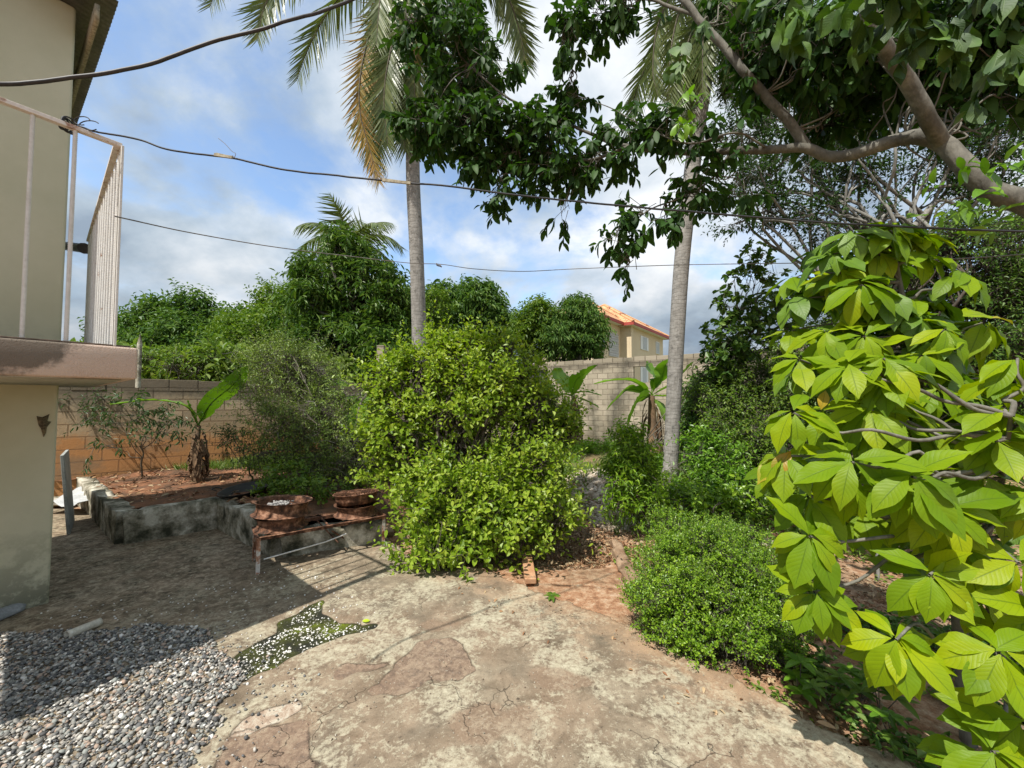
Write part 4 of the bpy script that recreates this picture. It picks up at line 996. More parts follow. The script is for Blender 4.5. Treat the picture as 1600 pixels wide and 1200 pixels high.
mb = wire_px([(180, 338, 2.3), (300, 364, 3.0), (430, 386, 3.6), (560, 402, 4.2), (640, 411, 4.5), (690, 413, 4.7), (740, 420, 4.8), (815, 424, 4.8), (900, 420, 4.7), (1060, 414, 4.4), (1250, 411, 3.9), (1420, 408, 3.4), (1620, 396, 2.9), (1800, 380, 2.6)], .0042, 5, 8)
wl = mb.build('thin_wire', M['wire']); tag(wl, 'thin grey wire crossing the photo below the washing line', 'wire')
mb = MB(); c = P(688, 413, 4.68)
t = np.linspace(0, 25, 70); tube(mb, np.stack([c[0] - .05 + t * .0026, c[1] + .012 * np.cos(t), c[2] + .014 * np.sin(t) - t * .0008], 1), .005, 5)
mb.build('knot', M['wire'], wl)

# ============================================================ FAR HOUSE WITH ORANGE ROOF
A_ = np.array([(985 - 800) / F * 28.3, 28.3, 0]); e = nrm(np.array([(1037 - 800) / F * 34.5 - A_[0], 34.5 - 28.3, 0])); g = np.array([-e[1], e[0], 0])
fh = thing('orange_roofed_house', 'peach two storey house with orange hipped roof and white windows behind the tall block wall', 'house', A_)
LA = np.linalg.norm(np.array([(1037 - 800) / F * 34.5 - A_[0], 34.5 - 28.3, 0])); ZB = hz(508, 28.3)
def HP(a, b, z): return A_ + e * a + g * b + UP * z
def hbox(mb, a0, a1, b0, b1, z0, z1): prism(mb, [HP(a, b, 0)[:2] for a, b in ((a0, b0), (a1, b0), (a1, b1), (a0, b1))], z0, z1)
mb = MB(); hbox(mb, 0, LA, 0, 7, -.3, ZB); hbox(mb, -3.4, -.003, .7, 5.4, -.3, ZB); hbox(mb, .0, .45, -.12, -.003, -.3, ZB)
mb.build('wall', M['housecream'], fh, False, .01)
def tilemat():
    m, nt, out = new_mat('orange_clay_tiles'); w = wpos(nt); tc = N(nt, 'ShaderNodeUVMap').outputs[0]
    b = N(nt, 'ShaderNodeTexBrick', {'Vector': tc, 'Color1': (.62, .33, .18), 'Color2': (.52, .24, .12), 'Mortar': (.26, .1, .06), 'Scale': 1., 'Mortar Size': .035, 'Mortar Smooth': .5, 'Brick Width': .42, 'Row Height': .38})
    c = mix(nt, ramp(nt, noise(nt, w, 1.6, 5), [(.4, 0.), (.65, .6)]), b.outputs[0], (.66, .45, .22))
    princ(nt, out, c, .8, bump(nt, b.outputs[1], .8, .03), 0, .2); return m
TM = tilemat()
def hip(a0, a1, b0, b1, z, rise, ov=.45):
    mb = MB(); a0 -= ov; a1 += ov; b0 -= ov; b1 += ov; W_ = b1 - b0; Ln = a1 - a0; h = min(W_, Ln) / 2
    c = [HP(a0, b0, z), HP(a1, b0, z), HP(a1, b1, z), HP(a0, b1, z)]
    if Ln >= W_: r = [HP(a0 + h, b0 + h, z + rise), HP(a1 - h, b0 + h, z + rise)]; fs = [(c[0], c[1], r[1], r[0]), (c[1], c[2], r[1]), (c[2], c[3], r[0], r[1]), (c[3], c[0], r[0])]
    else: r = [HP(a0 + h, b0 + h, z + rise), HP(a0 + h, b1 - h, z + rise)]; fs = [(c[0], c[1], r[0]), (c[1], c[2], r[1], r[0]), (c[2], c[3], r[1]), (c[3], c[0], r[0], r[1])]
    for f in fs:
        f = np.array(f); ux = nrm(f[1] - f[0]); nn = nrm(np.cross(ux, f[-1] - f[0])); uy = np.cross(nn, ux)
        mb.add(f, [tuple(range(len(f)))], np.stack([(f - f[0]) @ ux, (f - f[0]) @ uy], 1))
    k = MB(); k_ = [(c[i], c[(i + 1) % 4]) for i in range(4)]
    for p, q_ in k_: bar(k, p - UP * .11, q_ - UP * .11, .05, .22)
    hp = MB()
    for i in range(4): tube(hp, [c[i], r[0] if (i in (0, 3) if Ln >= W_ else i in (0, 1)) else r[1]], .1, 6)
    tube(hp, [r[0], r[1]], .1, 6)
    s = MB(); s.add([c[0] - UP * .2, c[1] - UP * .2, c[2] - UP * .2, c[3] - UP * .2], [(3, 2, 1, 0)])
    ro = mb.build('roof', TM, fh, False); k.build('fascia', M['fascia'], ro, False); hp.build('ridge_tiles', TM, ro, True); s.build('eave_soffit', M['white'], ro, False)
hip(0, LA, 0, 7, ZB + .18, 2.5); hip(-3.4, 1.0, .7, 5.4, ZB + .2, 1.9)
def window(a, z, w_, h_, bb=0, shut=True):
    m1 = MB(); hbox(m1, a - w_/2, a + w_/2, bb - .05, bb - .003, z, z + h_); fr = m1.build('window', M['white'], fh, False)
    m2 = MB(); hbox(m2, a - w_/2 + .07, a + w_/2 - .07, bb - .06, bb - .052, z + .07, z + h_ - .07); m2.build('pane', M['glasspale'], fr, False)
    m3 = MB()
    for i in range(4): x = a - w_/2 + w_ * (i + .5) / 4; hbox(m3, x - .02, x + .02, bb - .085, bb - .065, z + .02, z + h_ - .02)
    m3.build('bars', M['white'], fr, False)
    if shut:
        for sg in (-1, 1):
            m4 = MB(); x = a + sg * (w_/2 + .2); hbox(m4, x - .17, x + .17, bb - .06, bb - .003, z, z + h_); m4.build('shutter', M['white'], fr, False)
# place by angle: a along the front face from pixel column
def alp(px): 
    d = np.array([(px - 800) / F, 1.0]); A = np.array([[d[0], -e[0]], [d[1], -e[1]]]); s = np.linalg.solve(A, A_[:2]); return s[1], s[0]
a_, d_ = alp(1007.5); zt = hz(526, d_); window(a_, hz(547, d_), .95, zt - hz(547, d_))
a_, d_ = alp(1028); window(a_, hz(553, d_), .9, hz(534, d_) - hz(553, d_), shut=False)
a_, d_ = alp(1006.5); window(a_, hz(600, d_), .9, 1.3, shut=True)
# lattice on the left wing front face over a panel painted as interior shade
mb = MB(); bb = .7; x0, x1, z0_, z1_ = -2.1, -.45, hz(557, 27.5), hz(519, 27.5)
hbox(mb, x0, x1, bb - .03, bb - .004, z0_, z1_); lt = mb.build('lattice_backing', mottled('painted_interior_shade', [(.3, (.25, .23, .2)), (.7, (.4, .37, .32))], 2, .9, .1), fh, False)
mb = MB(); k = 9
for i in range(-k, 2 * k):
    s = (x1 - x0) / k
    for sg in (1, -1):
        pts = []
        for t in np.linspace(0, 1, 14):
            x = x0 + s * i + t * (z1_ - z0_) * .55 * sg + (0 if sg > 0 else (x1 - x0) * .3); z = z0_ + t * (z1_ - z0_)
            if x0 <= x <= x1: pts.append(HP(x, bb - .055 - .012 * (sg > 0), z))
        if len(pts) > 1: bar(mb, pts[0], pts[-1], .035, .02)
mb.build('lattice', M['white'], lt, False)
mb = MB(); hbox(mb, -3.3, -2.75, bb - .03, bb - .004, hz(545, 26.5), hz(521, 26.5)); mb.build('window', M['glassdark'], fh, False)
# ============================================================ VEGETATION
bgG = 'trees beyond the block walls'
TQ = [t_quad(.42, .1, .1), t_quad(.5, .14, .2), t_quad(.36, .06, .25)]
TL = [t_leaf(.44, .08, .12), t_leaf(.5, .12, .25), t_leaf(.38, .05, .3)]
TLR = [t_leaf(.56, .08, .1, .45), t_leaf(.6, .12, .18, .5), t_leaf(.5, .06, .05, .5)]
TLONG = [t_leaf(.26, .04, .3), t_leaf(.3, .06, .45), t_leaf(.24, .03, .15)]
TC = [t_leaf8(.42, .06, .2), t_leaf8(.48, .1, .35), t_leaf8(.38, .04, .1), t_leaf8(.44, .08, .5)]
def tree(name, label, cat, base, fork, blobs, leaf, tms, ntw, nl, Ls, tl, r0, r1, barkm='bark', grp=None, sub=3, stems=1, spread=0., twr=.0, tp='trunk', cr='crown', sprig=.05, sat=2, shrink=True, **kw):
    if grp == bgG: sprig = .0; sat = 4; kw.setdefault('gap', .45)

    root = thing(name, label, cat, base, grp)
    if sat:
        ex_ = []
        for c, r in blobs:
            for _ in range(sat):
                v = rsph(1)[0]; v[2] = abs(v[2]) * (.75 if grp == bgG else 1.2) - .2; ex_.append((c + v * r * rng.uniform(.75, 1.1), r * rng.uniform(.22, .42)))
        blobs = [(c, r * (.86 if shrink else 1)) for c, r in blobs] + ex_
    tb = MB(); skeleton(tb, base, fork, blobs, r0, r1, sub=sub, stems=stems, spread=spread)
    tw = tb if twr else None
    mb = MB(); foliage(mb, blobs, ntw, nl, Ls, tl, tms, twigs=tw, tr=twr or .003, **kw)
    if sprig:
        kw2 = dict(kw); kw2.update(shell=.95, lump=.25, gap=0, up=kw.get('up', .3) + .25)
        foliage(mb, blobs, max(20, int(ntw * sprig)), nl + 3, Ls * .9, tl * 1.9, tms, twigs=tw, tr=twr or .003, **kw2)
    tb.build(tp, M[barkm], root); mb.build(cr, L[leaf], root, smooth=False)
    return root
def gp(x, y, z=None):
    return np.array([x, y, gz(x, y) - .03 if z is None else z])


tree('tree', 'broad dark green tree on the skyline just right of the balcony railing', 'tree', gp(-18, 22), gp(-18, 22, 4), [B(212, 522, 22, 38, 24), B(256, 506, 22, 34, 22), B(300, 508, 22.5, 30, 26), B(345, 525, 22, 28, 18), B(240, 540, 21, 60, 20), B(322, 548, 21, 50, 18), B(182, 525, 22, 24, 22), B(285, 525, 21.5, 40, 24), B(292, 472, 22, 13, 11), B(316, 484, 22.4, 11, 15), B(236, 482, 22, 14, 11)], 'far', TQ, 3800, 9, .30, .8, .3, .14, grp=bgG, shell=.45, lump=.5)
tree('tree', 'light green feathery tree left of the tall bushy tree with the palm behind it', 'tree', gp(-9, 14.5), gp(-8.5, 14.5, 3), [B(385, 512, 14, 30, 20), B(425, 480, 15, 22, 20), B(440, 520, 13.5, 46, 40), B(400, 545, 13, 52, 30), B(365, 520, 14, 28, 26), B(470, 490, 14, 30, 36), B(414, 455, 15, 10, 9)], 'mid', TQ, 2400, 9, .17, .55, .16, .07, grp=bgG, shell=.4, lump=.5)
tree('tree', 'tall dense green tree with drooping leaves standing in front of the distant palm crown', 'tree', gp(-4.3, 11.3), gp(-4.3, 11.3, 3.4), [B(545, 398, 11, 32, 30), B(510, 432, 11, 40, 32), B(578, 432, 11, 40, 34), B(498, 482, 11, 44, 40), B(560, 485, 10.8, 55, 45), B(606, 488, 11, 34, 46), B(530, 540, 10.5, 62, 40), B(600, 552, 10.4, 40, 40), B(480, 440, 11.2, 18, 18), B(620, 455, 11, 20, 22), B(530, 375, 11, 14, 14), B(470, 515, 11, 28, 25)], 'dark', TLONG, 3400, 10, .20, .45, .15, .07, grp=bgG, shell=.45, lump=.5, droop=.55, up=.45)
tree('tree', 'rounded dark mango tree on the skyline just right of the left palm trunk', 'tree', gp(-1.9, 22), gp(-1.9, 22, 3.5), [B(745, 490, 21, 46, 40), B(715, 510, 21, 50, 38), B(770, 515, 21, 36, 34), B(742, 462, 21, 28, 20), B(700, 470, 21, 26, 24)], 'far', TLONG, 3000, 9, .34, .6, .3, .14, grp=bgG, shell=.6, lump=.25, droop=.7)
tree('tree', 'narrow light green tree directly beside the left palm trunk on the skyline', 'tree', gp(-3.6, 18.5), gp(-3.6, 18.5, 3), [B(680, 478, 18, 22, 30), B(668, 515, 18, 26, 36), B(690, 530, 18, 24, 22)], 'mid', TQ, 1000, 9, .17, .5, .12, .06, grp=bgG, shell=.35)
tree('tree', 'mid green tree with bright edge standing left of the drooping tree by the orange roof', 'tree', gp(1.3, 19.5), gp(1.3, 19.5, 3.2), [B(838, 500, 19, 30, 30), B(820, 525, 19, 26, 26), B(858, 530, 19, 32, 30), B(845, 486, 19, 14, 10)], 'mid', TQ, 1700, 9, .2, .5, .16, .07, grp=bgG, shell=.4, lump=.5)
tree('tree', 'grey green drooping tree touching the left end of the orange roofed house', 'tree', gp(3.2, 19), gp(3.2, 19, 3.4), [B(902, 500, 18.5, 34, 32), B(912, 525, 18.5, 34, 34), B(880, 525, 18.5, 36, 34), B(925, 505, 18.5, 16, 18), B(905, 478, 18.5, 22, 14), B(925, 550, 18.4, 16, 12)], 'far', TLONG, 2600, 9, .24, .5, .2, .1, grp=bgG, shell=.5, lump=.45, droop=.8)
tree('tree', 'low dark tree filling the skyline behind the light feathery tree', 'tree', gp(-13, 24), gp(-13, 24, 3), [B(440, 500, 25, 50, 30), B(380, 500, 25, 40, 18), B(500, 510, 24, 50, 40), B(640, 520, 24, 40, 34), B(590, 500, 24, 60, 40)], 'far', TQ, 1900, 8, .32, .8, .3, .12, grp=bgG, shell=.4)
# tall weeds over the left wall (stuff)
n = 5200; x = rng.uniform(-14, -3.0, n); y = rng.uniform(8.5, 15, n); k = line_d(x, y, WA, WB) > .8; x = x[k]; y = y[k]
mb = MB(); z = hterr(x, y); hgt = .5 + 1.1 * fbm(np.stack([x, y, 0 * x], 1), .7, 3)
for j in range(7):
    pos = np.stack([x + rng.normal(size=len(x)) * .06, y + rng.normal(size=len(x)) * .06, z + hgt * (j + rng.random(len(x))) / 7], 1)
    place_mix(mb, TL, pos, nrm(rsph(len(x)) + [0, 0, .7]), nrm(rsph(len(x)) * .6 + [0, 0, 1]), .14 + .12 * rng.random(len(x)))
tag(mb.build('tall_weeds', L['weed'], None, False), 'light green tall weeds growing on the raised ground behind the low wall', 'weeds', kind='stuff')
mb = MB(); c = gp(-5.3, 10.2)
sh = [B(295, 575, 8.6, 45, 22), B(255, 570, 9, 35, 18), B(335, 565, 9, 30, 18)]
tree('shrub', 'tangled shrub with bare twigs hanging over the low wall left of the banana leaf', 'shrub', np.array([-7.1, 8.9, 1.6]), P(290, 590, 8.7), sh, 'mid', TL, 330, 8, .09, .3, .02, .012, 'twig', sub=8, stems=3, spread=.2, twr=.004, shell=.2, tp='stems', cr='foliage')

# ---- palms
def frond(lm, sm, base, az, el, Lf, bend=1.0, nl=46, ll=.75, hang=.5, wid=.045, path=None):
    d = np.array([math.cos(az) * math.cos(el), math.sin(az) * math.cos(el), math.sin(el)]); p = np.array(base, float); pts = [p]; n = 18; st = Lf / n
    for i in range(n):
        d = nrm(d + np.array([0, 0, -1.]) * bend * .085 * (1 - .3 * d[2])); p = p + d * st; pts.append(p)
    pts = np.array(pts)
    if path is not None: pts = catmull(path, 6); n = len(pts) - 1
    tube(sm, pts, np.linspace(.028, .005, len(pts)), 5, False)
    t = np.linspace(.13, 1, nl) * n; i = np.minimum(t.astype(int), n - 1); fr = (t - i)[:, None]; pos = pts[i] * (1 - fr) + pts[i + 1] * fr; tg = nrm(pts[i + 1] - pts[i])
    side = np.cross(tg, np.array([0, 0, 1.]) + np.array([0, 1.2, 0]) * (np.abs(tg[:, 2:]) > .75)); side = nrm(side + 1e-4); upn = np.cross(side, tg)
    tt = np.linspace(.13, 1, nl); prof = np.sin(np.pi * (tt * .80 + .12)) ** .6
    for s in (-1, 1):
        m = len(pos); dr = nrm(side * s * .8 + tg * (.5 + .5 * tt[:, None]) - np.array([0, 0, 1.]) * (hang + .25 * rng.random((m, 1))) + rng.normal(size=(m, 3)) * .07)
        place_mix(lm, [t_blade(wid, .12), t_blade(wid * .9, .25), t_blade(wid, .05)], pos, dr, nrm(upn + side * s * .4 + rng.normal(size=(m, 3)) * .15), ll * prof * (.85 + .3 * rng.random(m)))
def palm(label, base, mids, crown, r0, r1, fronds, old=(), nuts=0, grp='coconut palms', rr=.0):
    root = thing('coconut_palm', label, 'palm tree', base, grp)
    pth = catmull([base] + list(mids) + [crown], 10); mb = MB(); tube(mb, pth, np.interp(np.linspace(0, 1, len(pth)), [0, .06, 1], [r0 * 1.35, r0, r1]), 20); mb.build('trunk', M['palmbark'], root)
    lm, sm = MB(), MB()
    for f in fronds: frond(lm, sm, crown + np.array([0, 0, .1]), *f[:3], **(f[3] if len(f) > 3 else {}))
    sm.build('frond_ribs', M['twig'], root); lm.build('fronds', L['palm'], root, False)
    if old:
        lm, sm = MB(), MB()
        for f in old: frond(lm, sm, crown - np.array([0, 0, .1]), *f[:3], **(f[3] if len(f) > 3 else {}))
        sm.build('old_frond_ribs', M['twig'], root); lm.build('old_fronds', L['palmold'], root, False)
    return root
c1 = P(668, -75, 9.0); b1 = np.array([P(657, 600, 9.0)[0], 9.0, 0]); b1[2] = gz(b1[0], b1[1]) - .1
D = R
fr = [(D(168), D(12), 4.6, dict(bend=1.15, nl=70, ll=.85, hang=.55)), (D(205), D(35), 4.4, dict(bend=1.3, nl=70)), (D(150), D(-5), 4.2, dict(bend=1.6, nl=66, ll=.85, hang=.5)), (D(8), D(10), 3.6, dict(bend=1.4, nl=70, hang=.5)), (D(-25), D(20), 3.8, dict(bend=1.4, nl=60)),
      (D(240), D(-12), 3.9, dict(bend=2.0, nl=70, ll=.85, hang=.4)), (D(215), D(-30), 3.7, dict(bend=2.2, nl=70, ll=.8, hang=.35)), (D(190), D(-42), 3.6, dict(bend=2.0, nl=70, ll=.8, hang=.35)), (D(262), D(-20), 3.6, dict(bend=2.0, nl=66, hang=.35)), (D(285), D(-10), 3.9, dict(bend=1.8, nl=66, hang=.4)), (D(310), D(0), 3.8, dict(bend=1.8, nl=60)), (D(335), D(-15), 3.4, dict(bend=1.9, nl=60)), (D(20), D(-30), 3.4, dict(bend=1.8, nl=60)),
      (D(100), D(20), 4), (D(60), D(20), 4), (D(120), D(60), 3.5), (D(300), D(60), 3.5), (D(30), D(50), 3.5), (D(90), D(-30), 3.6, dict(bend=1.8))]
palm('coconut palm with an orange dying frond, the left one of the two tall trunks', b1, [P(655, 540, 9), P(651, 400, 9.), P(645, 260, 9.), P(648, 100, 9)], c1, .165, .145, fr, [(D(178), D(-32), 4.1, dict(bend=1.9, nl=74, ll=.7, hang=.45)), (D(196), D(-58), 3.4, dict(bend=1.2, nl=60, ll=.6, hang=.3)), (D(250), D(-65), 2.9, dict(bend=1.2, nl=50, ll=.6, hang=.3))])
pal1 = SC.objects.get('coconut_palm')
def extra(root, paths, mat, nm, ll=.8, nl=84, hang=.25):
    lm, sm = MB(), MB()
    for pth in paths: frond(lm, sm, (0, 0, 0), 0, 0, 1, nl=nl, ll=ll, hang=hang, wid=.05, path=[P(*q) for q in pth])
    sm.build(nm + '_ribs', M['twig'], root); lm.build(nm, L[mat], root, False)
extra(pal1, [[(664, -60, 9), (636, 10, 8.7), (612, 110, 8.6), (598, 190, 8.6), (590, 262, 8.7)], [(664, -60, 9), (640, 20, 8.8), (632, 120, 8.7), (628, 190, 8.8), (634, 236, 8.8)], [(664, -60, 9), (615, 5, 9.2), (592, 110, 9.3), (575, 190, 9.3), (585, 255, 9.3)],
  [(660, -80, 9), (560, -90, 8.8), (470, -60, 8.7), (418, 0, 8.6), (402, 62, 8.6)], [(670, -80, 9), (740, -60, 8.9), (790, -10, 8.9), (812, 50, 8.9), (822, 105, 9)], [(668, -60, 9), (684, 60, 8.8), (700, 160, 8.8), (712, 240, 8.8)], [(668, -60, 9), (720, 10, 9.2), (750, 110, 9.3), (760, 190, 9.3)], [(664, -60, 9), (625, 30, 8.5), (606, 100, 8.3), (600, 160, 8.3), (606, 225, 8.4)], [(664, -50, 9), (655, 40, 8.6), (648, 120, 8.5), (650, 200, 8.6)], [(660, -80, 9), (480, -130, 9.6), (370, -80, 9.9), (328, 10, 10)]], 'palm', 'hanging_fronds')
extra(pal1, [[(660, -50, 8.9), (598, 5, 8.5), (568, 90, 8.4), (562, 170, 8.4), (580, 240, 8.5), (592, 285, 8.5)]], 'palmold', 'dying_frond', .62)
c2 = P(1125, -25, 8.2); b2 = G(1046, 752, -.05)
fr = [(D(a), D(e), l, dict(bend=b, nl=60, hang=.45)) for a, e, l, b in ((180, -35, 3.2, 2.0), (215, -30, 3.0, 2.1), (195, -5, 3.6, 2.2), (165, -50, 3.0, 1.6), (250, -25, 3.0, 2.2), (290, -30, 3.0, 2.0), (330, -20, 3.4, 2.), (0, -25, 3.2, 2), (40, 10, 3.6, 1.4), (90, 10, 3.6, 1.4), (135, 10, 3.6, 1.5), (200, 50, 3.5, 1.4), (320, 50, 3.5, 1.4), (60, 60, 3.4, 1.2), (235, 15, 3.6, 1.8))]
palm('coconut palm with a clean grey ringed trunk, the right one of the two tall trunks', b2, [P(1050, 680, 8.2), P(1058, 520, 8.2), P(1068, 380, 8.2), P(1090, 200, 8.2), P(1108, 80, 8.2)], c2, .145, .16, fr)
extra(SC.objects.get('coconut_palm.001'), [[(1118, -30, 8.2), (1060, -20, 8), (1028, 40, 7.9), (1020, 110, 7.9), (1028, 150, 7.9)], [(1118, -20, 8.2), (1085, 40, 7.9), (1062, 110, 7.8), (1052, 175, 7.8)], [(1120, -20, 8.2), (1140, 40, 7.9), (1145, 100, 7.9), (1130, 150, 7.9)], [(1116, -20, 8.2), (1100, 50, 8.4), (1090, 110, 8.5), (1085, 160, 8.5)]], 'palm', 'hanging_fronds', .65)
c3 = P(546, 392, 17.)
fr = [(D(a), D(e), l, dict(bend=b, nl=44, ll=.9, hang=.5, wid=.06)) for a, e, l, b in ((178, 28, 3.5, 1.6), (190, 5, 3.6, 1.5), (172, 50, 3.0, 1.5), (0, 30, 3.0, 1.7), (10, 55, 2.6, 1.5), (90, 75, 2.2, 1.2), (250, 75, 2.2, 1.2), (210, 60, 2.4, 1.5), (330, 60, 2.4, 1.5), (270, 40, 2.6, 1.5), (90, 40, 2.6, 1.5), (350, 10, 2.8, 1.4), (150, 65, 2.6, 1.4), (30, 70, 2.5, 1.4))]
palm('distant palm whose fronds rise behind the tall bushy tree', gp(c3[0], c3[1]), [c3 * [1, 1, .5]], c3, .16, .14, fr)

# ---- bananas
def bigleaf(mb, path, width, tear=.25, fold=.35, roll=0.):
    q = catmull(path, 8); n = len(q); T = nrm(np.gradient(q, axis=0)); s = nrm(np.cross(T, [0, 0, 1.]) + 1e-5); u = np.cross(s, T)
    if roll: s, u = s * math.cos(roll) + u * math.sin(roll), u * math.cos(roll) - s * math.sin(roll)
    t = np.linspace(0, 1, n); w_ = width * .5 * np.clip(np.sin(np.pi * np.clip(t * 1.02, 0, 1)) ** .45, .03, 1) * np.minimum(1, t * 7 + .08)
    v = []; uv = []; f = []
    for i in range(n):
        l = w_[i] * (1 - tear * rng.random() * (rng.random() < .35)); r = w_[i] * (1 - tear * rng.random() * (rng.random() < .35))
        for k, (a, b) in enumerate(((-l, .9), (-l * .5, .6), (0, 0), (r * .5, .6), (r, .9))):
            v.append(q[i] + s[i] * a + u[i] * (abs(a) * fold * b - .25 * a * a / max(width, .01) + .008 * rng.normal() * (abs(a) > 0))); uv.append([k / 4, t[i]])
    for i in range(n - 1):
        for k in range(4): a = i * 5 + k; f.append((a, a + 1, a + 6, a + 5))
    mb.add(v, f, np.array(uv))
def banana(label, base, top, leaves, r=.06, dry=True, shag=14):
    root = thing('banana_plant', label, 'banana plant', base, 'banana plants'); base = np.array(base); top = np.array(top)
    mb = MB(); pth = catmull([base - [0, 0, .05], base * .5 + top * .5 + rng.normal(size=3) * .02, top], 6); tube(mb, pth, np.linspace(r * 1.2, r * .55, len(pth)), 10)
    for i in range(shag):   # hanging dry sheaths
        t = rng.random() * .75 + .2; p = base + (top - base) * t; a = rng.random() * 6.28; o = np.array([math.cos(a), math.sin(a), 0]) * r
        ln = (top[2] - base[2]) * t * rng.uniform(.4, .95)
        bigleaf(mb, [p + o * .8, p + o * 1.6 - UP * ln * .3, p + o * (1.5 + rng.random()) - UP * ln], .05 + .05 * rng.random(), .6, .6)
    mb.build('stem', M['drystem'], root)
    mb = MB(); sm = MB()
    for lf in leaves:
        pts = [np.array(P(*p)) for p in lf[0]]; bigleaf(mb, pts, lf[1], lf[2] if len(lf) > 2 else .25, lf[3] if len(lf) > 3 else .35, lf[4] if len(lf) > 4 else 0.)
        q = catmull([top] + pts, 5); tube(sm, q - [0, 0, .004], np.linspace(.016, .003, len(q)), 5, False)
    mb.build('leaves', L['banana'], root); sm.build('midribs', L['bright'], root)
bx, by = G(310, 752, .36)[:2]; db = by
banana('banana plant in the planter bed with one long leaf stretched towards the balcony', np.array([bx, by, .34]), P(311, 665, db), [([(308, 660, db), (290, 634, db - .1), (240, 625, db - .2), (172, 632, db - .3)], .20, .1, .3), ([(312, 660, db), (330, 630, db), (365, 600, db), (386, 572, db)], .30, .3, .3, .7), ([(310, 665, db), (298, 640, db), (293, 625, db)], .07, .1)], .055, shag=26)
banana('banana plant with an upright leaf, left of the two before the tall grey wall', gp(P(895, 700, 13)[0], 13), P(897, 620, 13), [([(897, 615, 13), (885, 600, 13), (872, 585, 12.9), (866, 575, 12.9)], .62, .2, .2, 1.2), ([(893, 620, 13), (900, 595, 12.6), (912, 585, 12.4), (933, 570, 12.3)], .5, .4, .3, .4), ([(897, 615, 13), (915, 612, 12.8), (940, 618, 12.6)], .34, .4), ([(897, 620, 13), (920, 628, 12.9), (936, 637, 12.8)], .34, .4), ([(897, 620, 13), (880, 616, 13), (858, 622, 13)], .4, .4), ([(890, 630, 13), (875, 640, 13), (868, 655, 13)], .3, .5)], .13, shag=24)
banana('banana plant with long split leaves close to the right palm trunk', gp(P(1017, 700, 11.2)[0], 11.2), P(1018, 618, 11.2), [([(1018, 615, 11.2), (990, 596, 11), (960, 594, 10.9), (928, 600, 10.8)], .42, .35), ([(1018, 618, 11.2), (985, 608, 11), (965, 622, 10.9), (948, 640, 10.8)], .5, .35, .3, -.4), ([(1016, 620, 11.2), (1000, 622, 10.8), (988, 645, 10.6), (980, 668, 10.5)], .55, .3, .25, -.9), ([(1018, 612, 11.2), (1025, 590, 11.2), (1012, 572, 11.2), (1010, 564, 11.2)], .5, .3, .3, .8), ([(1020, 612, 11.2), (1034, 590, 11.1), (1040, 570, 11), (1050, 560, 11)], .5, .5, .3, .4), ([(1022, 615, 11.2), (1050, 600, 11), (1070, 580, 10.9), (1084, 565, 10.8)], .45, .5), ([(1022, 618, 11.2), (1045, 618, 11), (1075, 606, 10.9), (1102, 598, 10.8)], .4, .5), ([(1020, 622, 11.2), (1034, 640, 11), (1040, 660, 10.9)], .45, .4)], .15, shag=24)

# ---- cassava like plants at the left
def spindly(label, base, tops, leaf, Lf, n, nl, grp=None, name='young_tree', tms=TLONG, barkm='twig', r=.014, droop=.6, tl=.25, cat='plant'):
    root = thing(name, label, cat, base, grp); tb = MB(); blobs = tops
    skeleton(tb, base, (np.array(base) * .5 + tops[0][0] * .5), blobs, r, r * .7, sub=6, amp=.05)
    mb = MB(); foliage(mb, blobs, n, nl, Lf, tl, tms, droop=droop, shell=.2, twigs=tb, tr=.0025)
    tb.build('stems', M[barkm], root); mb.build('leaves', L[leaf], root, False)
def sb(px, py): p = G(px, py, .38); return np.array([p[0], p[1], .33])
spindly('thin leafy sapling in the planter soil in front of the low wall', sb(222, 745), [B(215, 640, 6.0, 45, 24), B(262, 660, 6.0, 32, 22), B(185, 660, 6.1, 30, 18), B(250, 680, 5.9, 28, 14), B(165, 695, 6.1, 28, 14)], 'cassava', .085, 75, 9, 'spindly saplings in the planter', 'sapling')
spindly('grey green sapling against the low wall directly under the balcony slab', sb(128, 718), [B(115, 640, 6.6, 30, 20), B(145, 655, 6.5, 25, 18), B(100, 670, 6.6, 18, 14), B(160, 630, 6.6, 24, 12)], 'cassava', .075, 70, 8, 'spindly saplings in the planter', 'sapling')
spindly('small bushy sapling at the right end of the planter soil by the red earth', sb(395, 748), [B(380, 700, 5.9, 28, 16), B(365, 680, 6, 20, 14), B(348, 690, 6, 16, 12)], 'cassava', .06, 50, 8, 'spindly saplings in the planter', 'sapling')

# ---- left feathery shrub and neighbours
base = gp(-2.35, 6.2, .2)
blobs = [B(440, 600, 6.4, 62, 45), B(408, 580, 6.8, 38, 35), B(480, 580, 6.5, 50, 40), B(455, 660, 6.2, 70, 45), B(510, 640, 6.2, 50, 45), B(500, 710, 5.9, 55, 45), B(540, 690, 5.9, 35, 40), B(430, 715, 6.0, 45, 30), B(450, 560, 6.7, 45, 25), B(545, 725, 5.7, 30, 30)]
r_ = tree('feathery_shrub', 'large feathery grey green shrub with bare pale twigs behind the rusty rack', 'shrub', base, base + [0, 0, .7], blobs, 'feather', [t_quad(.3, .03, .1), t_quad(.24, .03, .2)], 2300, 14, .062, .28, .035, .02, 'twig', sub=16, stems=5, spread=.14, twr=.0022, shell=.15, tp='stems', cr='foliage', droop=.2, lump=.7, gap=.46, sprig=.15)
mb = MB()
for i in range(46):
    c, r2 = blobs[i % len(blobs)]; p = c + rsph(1)[0] * r2 * .8; q = p + nrm(np.array([rng.normal(), rng.normal() * .7, .5 * rng.normal() + .4])) * rng.uniform(.25, .7); tube(mb, wander(p, q, 5, .14), np.linspace(.004, .0015, 17), 4, False)
mb.build('bare_twigs', M['palebark'], r_)  # bare dry twigs without leaves
